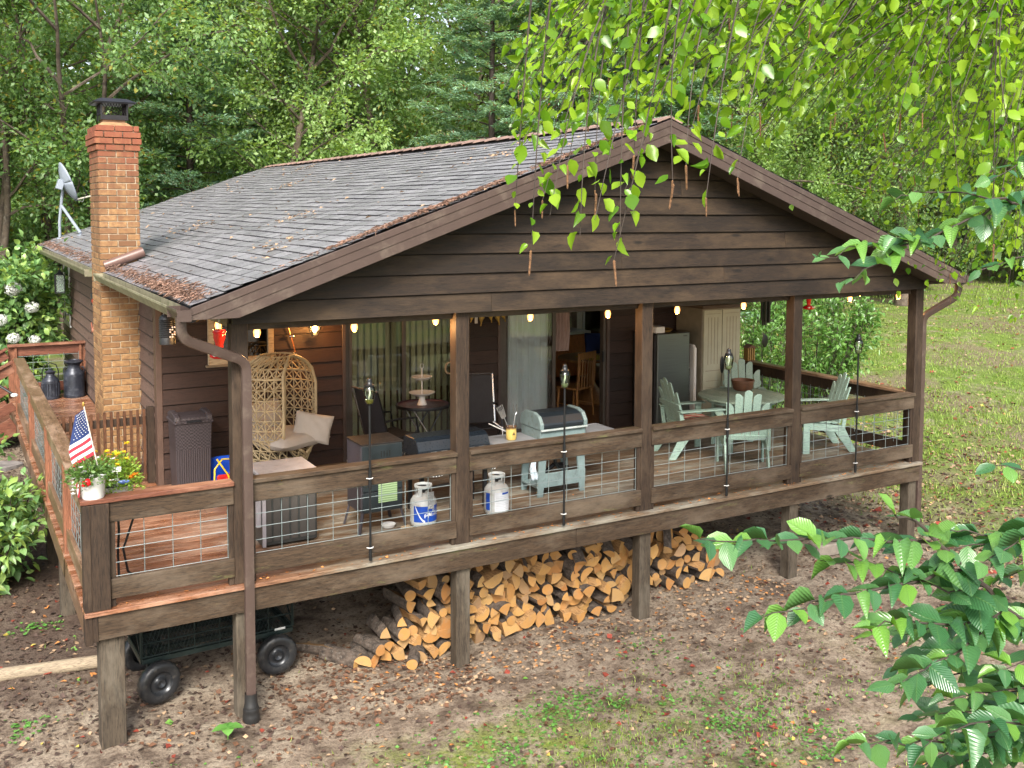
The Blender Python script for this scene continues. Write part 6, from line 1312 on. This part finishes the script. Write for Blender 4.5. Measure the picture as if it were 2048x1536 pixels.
# grass blades and weeds
M_gr=leafmat('grass_blade',[(.09,.17,.015),(.15,.26,.03),(.23,.35,.05),(.34,.41,.11)],.5,.35,big=.5); M_wd=leafmat('weed_leaf',[(.06,.17,.03),(.10,.26,.05),(.16,.36,.08)],.45,.35,big=.8)
gp_=[]
def grass(x,y,L,W):
    n=len(x); z=gz(x,y)-.005; a=rs.random(n)*6.28; t_=rs.uniform(.15,.9,n); D=np.stack([np.cos(a)*t_,np.sin(a)*t_,np.ones(n)],1); Nn=np.stack([np.cos(a),np.sin(a),-.3*np.ones(n)],1)
    LL=L*(.5+rs.random(n)); gp_.append((cloud(np.stack([x,y,z],1),D,Nn,LL,W*(.6+.8*rs.random(n))),0))
patch=lambda x,y:np.clip((vn(x,y,1.1,1.)*.6+vn(x,y,3.3,2.)*.6-.55)*4,0,1)
x,y=scat(170000,-4.5,9.5,-8.5,-.7,lambda x,y:np.clip(patch(x,y)+.06,0,1)*np.clip(-(y+.7)/2.0,0,1)*np.clip(1.3-.28*np.abs(x-2.2),.10,1)); grass(x,y,.042,.007)
x,y=scat(9000,-4.5,9.5,-1.6,3.4,lambda x,y:.06*patch(x,y)); grass(x,y,.05,.007)
x,y=scat(150000,10,32,-8,16,lambda x,y:(.25+.75*patch(x*.7,y*.7))*np.clip((x-9.8)/2.5,0,1)*np.clip(1.4-np.hypot(x-11,y)/20,.15,1)); grass(x,y,.075,.013)
x,y=scat(24000,-7,1.1,10.9,26,lambda x,y:x*0+1); grass(x,y,.08,.014)
x,y=scat(24000,28,60,0,45,lambda x,y:x*0+1); grass(x,y,.12,.03)
tag(cloudmesh('grass',gp_,[M_gr]),kind='stuff')
wp=[]
def weeds(cx,cy,r,n,L):
    x=cx+rs.normal(size=n)*r; y=cy+rs.normal(size=n)*r*.7; z=gz(x,y)+.008+.02*rs.random(n); a=rs.random(n)*6.28; D=np.stack([np.cos(a),np.sin(a),.25*rs.random(n)],1); Nn=unit(rs.normal(size=(n,3))*.35+[0,0,1.]); LL=L*(.6+.8*rs.random(n)); wp.append((cloud(np.stack([x,y,z],1),D,Nn,LL,LL*.8),0))
for k in range(90):
    cx,cy=rs.uniform(-1.5,8.5),rs.uniform(-4.2,-.6)
    if k%3: cx=rs.uniform(2.2,5.6); cy=rs.uniform(-3.2,-.9)
    weeds(cx,cy,rs.uniform(.10,.34),rs.integers(14,70),.032)
for cx,cy in((-.4,.7),(-.9,1.4),(-1.5,.6),(-.2,2.6),(-.8,-.4)): weeds(cx,cy,.12,60,.04)
tag(cloudmesh('ground_weeds',wp,[M_wd]),kind='stuff')
o=thing('seedling','single bright green seedling with four lobed leaves by the downspout','seedling',(1.02,-.28,float(gz(1.02,-.28))))
P=np.array([(0,0,.10)]*5); D=np.array([(-1,.1,.1),(-.2,-1,.0),(.9,-.35,.1),(.1,.9,.1),(.6,.5,.1)]); cloudmesh('leaf',[(cloud(P,D,np.tile([0,0,1.],(5,1)),[.13,.11,.13,.10,.08],[.11,.10,.11,.09,.07],LEAF12),0)],[M_wd],o,smooth=True); MB().tube([(0,0,-.02),(0,0,.1)],.004,5).build('stem',M_wd,o)
# debris on the roof and in the gutter
rp=[]
def needles(n,fx,fy,L=.07,W=.007,mi=0,h=.02):
    x=fx(n);y=fy(n); k=(x>XL)&(x<XR)&(y>YF)&(y<YBK)&~((x<1.25)&(y>4.7)&(y<5.7)); x,y=x[k],y[k]; n=len(x); z=ZG-SL*np.abs(x-XP)+.018+h*rs.random(n); a=rs.random(n)*6.28
    D=np.stack([np.cos(a),np.sin(a),-SL*np.sign(x-XP)*np.cos(a)+rs.normal(size=n)*.1],1); rp.append((cloud(np.stack([x,y,z],1),D,unit(rs.normal(size=(n,3))*.3+[0,0,1.]),L*(.5+rs.random(n)),W),mi))
needles(1500,lambda n:XL+.02+np.abs(rs.normal(size=n))*.07,lambda n:np.where(rs.random(n)<.6,.9+rs.normal(size=n)*.75,rs.uniform(-.3,4.7,n)),h=.025)
needles(800,lambda n:XL+.02+np.abs(rs.normal(size=n))*.08,lambda n:rs.uniform(5.7,14,n),h=.03)
needles(1100,lambda n:2.9+rs.normal(size=n)*.55,lambda n:YF+.03+np.abs(rs.normal(size=n))*.06,h=.012)
needles(700,lambda n:rs.uniform(4,5.2,n),lambda n:YF+.02+np.abs(rs.normal(size=n))*.05)
needles(260,lambda n:rs.uniform(XL,XP,n),lambda n:rs.uniform(YF,YBK,n),.06,.035,1,.01)
for cx,cy in((3.9,7.5),(2.1,6.0),(2.6,3.0),(4.9,10.),(4.5,1.6),(1.9,1.2)): needles(45,lambda n:cx+rs.normal(size=n)*.14,lambda n:cy+rs.normal(size=n)*.25,.05,.03,1,.015)
x=rs.uniform(0,1.2,90); tag(cloudmesh('roof_litter',rp,[paint('pine_needle_brown',(.36,.22,.16),.8,var=.4,scale=20),mats_l[1]]),kind='stuff')
dp=[]; n=260; x=rs.uniform(.05,9.7,n); y=np.where(rs.random(n)<.6,rs.uniform(-.02,.12,n),rs.uniform(.1,3.5,n)); a=rs.random(n)*6.28
dp.append((cloud(np.stack([x,y,.004+.01*rs.random(n)],1),np.stack([np.cos(a),np.sin(a),a*0],1),unit(rs.normal(size=(n,3))*.4+[0,0,1.]),.035*(.5+rs.random(n)),.018),0)); tag(cloudmesh('deck_leaf_litter',dp,[mats_l[3]]),kind='stuff')
# ---- hanging birch in front
rs=np.random.default_rng(2024)
bt_=thing('birch_tree','birch with drooping backlit yellow green twigs and brown catkins hanging before the gable','tree',tuple(at(2750,900,6.2))); bz=Vector(bt_.location); g0=float(gz(bz.x,bz.y)); bt_.location.z=g0
O=np.array(bt_.location); V3=lambda u,v,d:np.array(at(u,v,d))-O
tr=MB(); top=V3(2650,-700,5.6); addtrunk(tr,[np.array([0,0,-.2]),V3(2740,500,6.0),V3(2700,0,5.8),top,V3(2600,-1500,5.4)],.16,.01,12); tr.build('trunk',M_barkt,bt_,smooth=60)
br=MB(); limbs=[]
for u1,v1,d1 in((1050,-120,3.6),(1180,-160,3.3),(1350,-140,4.2),(1500,-170,3.4),(1650,-130,4.4),(1800,-160,3.6),(1950,-100,4.6),(1250,-220,5.2),(1750,-200,5.6),(2050,-60,3.8),(2050,100,5.5),(1950,-80,7.5),(1700,-90,8),(2100,60,8.5),(2150,200,7)):
    s=V3(2690+rs.uniform(-20,20),rs.uniform(-600,-50),5.8); e=V3(u1,v1,d1); mid=(s+e)/2+np.array([0,0,.45]); L=[(1-q)**2*s+2*q*(1-q)*mid+q*q*e for q in np.linspace(0,1,13)]; br.tube(L,[.035*(1-.8*i/12)+.004 for i in range(13)],6); limbs.append(np.array(L))
LP=np.concatenate([l[5:] for l in limbs]); LP2=np.concatenate([l[5:] for l in limbs[11:]])
tw=[]; cat=[]
def twig(E,S=None,r=.0022,pool=LP):
    if S is None:
        dd=np.linalg.norm(pool-E-np.array([0,0,.30])-np.array(CR)*1.0,axis=1); S=pool[np.argsort(dd)[rs.integers(0,5)]]
    mid=S*.5+E*.5+np.array([0,0,.22*np.linalg.norm(S-E)])+rs.normal(size=3)*.04
    P=[(1-q)**2*S+2*q*(1-q)*mid+q*q*E for q in np.linspace(0,1,9)]; br.tube(P,[r*(2.-1.5*i/8) for i in range(9)],4,caps=False); return np.array(P)
ump=lambda u:np.interp(u,[980,1040,1100,1300,1500,1650,1800,1900,2060],[230,330,300,270,310,300,330,480,560])
for k in range(275):
    u=rs.uniform(1000,2090); v=ump(u)*(rs.random()**.75)-20; d=rs.uniform(3.2,5.8); E=V3(u,v,d); P=twig(E); tw.append((P,1.0))
    if rs.random()<.12: cat.append(E)
for u,v,d,c in((1062,500,3.0,1),(1100,430,3.0,0),(1190,440,2.9,0),(1228,520,2.9,1),(1190,380,3.1,1),(1250,380,3.,0),(1085,400,3.1,1),(1030,420,3.2,1),(1345,360,2.9,1),(1372,330,3.0,1),(1412,395,2.9,1),(1475,355,3.,1),(1135,330,3.1,1),(1268,310,3.,1),(1160,470,3.,0),(1240,470,2.9,0),(1375,300,3.2,0)):
    E=V3(u,v,d); S=V3(u+rs.uniform(20,160),-60,d+.3); P=twig(E,S); tw.append((P,1.0)); 
    if c: cat.append(E)
for k in range(300):
    u=rs.uniform(1660,2110); v=np.interp(u,[1660,1800,1900,2100],[300,440,590,640])*(rs.random()**.5); d=rs.uniform(6,10.5); E=V3(u,v,d); P=twig(E,None,.0026,LP2); tw.append((P,.8)); 
    if rs.random()<.2: cat.append(E)
br.build('branch',M_twig,bt_)
Ps=[];Ds=[];Ns=[];Ls=[]
for P,s in tw:
    ln=np.linalg.norm(P[-1]-P[0]); n=int(min(44,max(10,ln*26*s))) if s==1 else 38
    last=rs.uniform(.08,.3) if ln>.9 else .05
    for i in range(n):
        q=(last+(1-last)*(i+.3+.5*rs.random())/n)*8; a=min(7,int(q)); p=P[a]+(P[a+1]-P[a])*(q-a); ax_=P[a+1]-P[a]; ax_=ax_/np.linalg.norm(ax_); sd=unit(np.cross(ax_,rs.normal(size=3)))
        Ps.append(p+sd*.012+(rs.normal(size=3)*(.0 if s==1 else .16))); Ds.append(ax_*.6+sd*.85+np.array([0,0,-.3])); Ns.append(rs.normal(size=3)*.75+np.array([-.1,-.15,.75])); Ls.append(.047*rs.uniform(.45,1.35))
Ls=np.array(Ls); cloudmesh('foliage',mixcloud(Ps,Ds,unit(np.array(Ns)),Ls,Ls*.66,rs),[L_yg],bt_,smooth=True)
m=MB(); pr=[(.001,0)]
for k in range(12): z=-.005-k*.0052; pr+=[(.0055-.0002*k,z),(.0036,z-.003)]
pr+=[(.001,-.07)]; m.lathe(pr,(0,0,0),7); cm=m.build('catkin',paint('catkin_brown',(.20,.10,.045),.85,var=.4,scale=90,bs=.8),bt_,smooth=70)
for i,c in enumerate(cat[:90]):
    for j in range(2 if i%3==0 else 1):
        q=cm if (i==0 and j==0) else meshobj('catkin',cm.data,bt_); q.location=tuple(c+np.array([.01*j,.008*j,-.01*j])); q.rotation_euler=(rs.uniform(-.15,.15),rs.uniform(-.15,.15),0); s=rs.uniform(.65,1.1); q.scale=(s*.8,s*.8,s)
# ---- young elm at the lower right with glossy veined leaves
et=thing('young_elm','young elm whose glossy veined leaves reach in from the lower right','tree',tuple(at(2750,1500,3.6))); et.location.z=float(gz(et.location.x,et.location.y)); O=np.array(et.location)
tr=MB(); addtrunk(tr,[np.array([0,0,-.2]),V3(2740,1300,3.6),V3(2700,700,3.5),V3(2670,200,3.4),V3(2630,-350,3.4)],.06,.004,10); tr.build('trunk',M_barkt,et,smooth=60)
br=MB(); st_=[]
def spray(pts,r=.006,dens=24,L=.105,root=None,tipscale=.7):
    pts=[V3(*p) for p in pts]
    if root is not None: pts=[V3(*root)]+pts
    # resample
    q=[]; 
    for a,b_ in zip(pts[:-1],pts[1:]): q+=[a+(b_-a)*t_ for t_ in np.linspace(0,1,5)[:-1]]
    q.append(pts[-1]); q=np.array(q); q[1:-1]=(q[:-2]+2*q[1:-1]+q[2:])/4; q[1:-1]+=rs.normal(size=(len(q)-2,3))*.004
    br.tube(q,[r*.62*(1.5-1.1*i/(len(q)-1)) for i in range(len(q))],6,caps=False); st_.append((q,dens,L,tipscale)); return q
T0=(2700,1250,3.5)
spray([(2320,1420,3.1),(2036,1240,2.75),(1900,1110,2.65),(1830,1040,2.6),(1790,1030,2.55)],.011,20,.10,T0)
spray([(1860,1085,2.62),(1700,1078,2.5),(1550,1082,2.4),(1400,1078,2.3)],.005,30,.092)
spray([(1930,1140,2.66),(1750,1180,2.5),(1620,1205,2.4),(1525,1235,2.3)],.005,28,.10)
spray([(2036,1240,2.75),(1880,1250,2.6),(1760,1245,2.5),(1740,1260,2.45)],.004,28,.10)
spray([(2010,1220,2.75),(1920,1300,2.6),(1850,1340,2.5),(1790,1370,2.45)],.004,28,.10)
spray([(1980,1190,2.7),(1900,1180,2.6),(1760,1130,2.6),(1640,1120,2.5)],.004,28,.10)
spray([(2250,1560,3.0),(2000,1500,2.7),(1850,1480,2.6),(1700,1490,2.5)],.006,26,.10,T0)
spray([(2200,1130,2.9),(2080,1090,2.8),(1960,1065,2.7),(1900,1060,2.7)],.006,26,.10,T0)
spray([(2200,1000,2.9),(2080,950,2.9),(1990,930,2.8)],.005,12,.10,T0)
for k in range(18):
    u=rs.uniform(1900,2090); v=rs.uniform(1040,1500)-(0 if u>1950 else 0); d=rs.uniform(2.4,3.2); spray([(u+rs.uniform(120,260),v+rs.uniform(-60,80),d+.15),(u,v,d),(u-rs.uniform(60,140),v+rs.uniform(10,70),d-.1)],.004,26,.10)
# upper spray crossing the right eave
spray([(2350,330,3.0),(2060,400,2.7),(1960,430,2.65),(1850,480,2.6),(1790,475,2.5)],.007,28,.10,(2690,350,3.4))
spray([(1850,480,2.6),(1750,490,2.5),(1640,515,2.4)],.003,24,.075)
spray([(1830,478,2.6),(1760,520,2.5),(1690,570,2.4)],.003,24,.075)
spray([(2050,405,2.7),(1960,390,2.6),(1850,385,2.5),(1790,400,2.5)],.004,22,.075)
spray([(2200,470,2.8),(2080,500,2.7),(1960,540,2.6)],.005,20,.075,(2690,450,3.4))
spray([(2300,240,3.1),(2100,300,2.9),(1980,360,2.8)],.005,20,.08,(2690,300,3.4))
br.build('branch',M_twig,et)
Ps=[];Ds=[];Ns=[];Ls=[]
for q,dens,L0,ts in st_:
    seg=np.linalg.norm(q[1:]-q[:-1],axis=1); cum=np.concatenate([[0],np.cumsum(seg)]); tot=cum[-1]; n=int(tot*dens*1.35)
    for i in range(n+1):
        s=tot*(i+.2)/(n+.2); a=min(len(q)-2,int(np.searchsorted(cum,s)-1)); a=max(a,0); p=q[a]+(q[a+1]-q[a])*((s-cum[a])/max(1e-6,seg[a])); ax_=(q[a+1]-q[a])/max(1e-6,seg[a])
        side=unit(np.cross(ax_,[0,0,1.]))*(1 if i%2 else -1); up=np.cross(ax_,side)*(1 if i%2 else -1)
        if i==n: side=side*.1
        Ps.append(p); Ds.append(ax_*.6+side*.8+np.array([0,0,-.12])+rs.normal(size=3)*.22); Ns.append(np.array([-.12,-.22,1.])+rs.normal(size=3)*.30+side*.15); Ls.append(L0*.98*rs.uniform(.72,1.15)*(1-(1-ts)*(i/max(1,n))**2))
Ls=np.array(Ls); o=cloudmesh('foliage',mixcloud(Ps,Ds,unit(np.array(Ns)),Ls,Ls*.58,rs),[L_elm],et,smooth=True)
me=o.data; uv=me.uv_layers.new(name='UVMap'); tpl=LEAF12[0]; k=len(tpl); vi=np.empty(len(me.loops),np.int32); me.loops.foreach_get('vertex_index',vi); uv.data.foreach_set('uv',tpl[vi%k,:2].astype(np.float32).ravel())
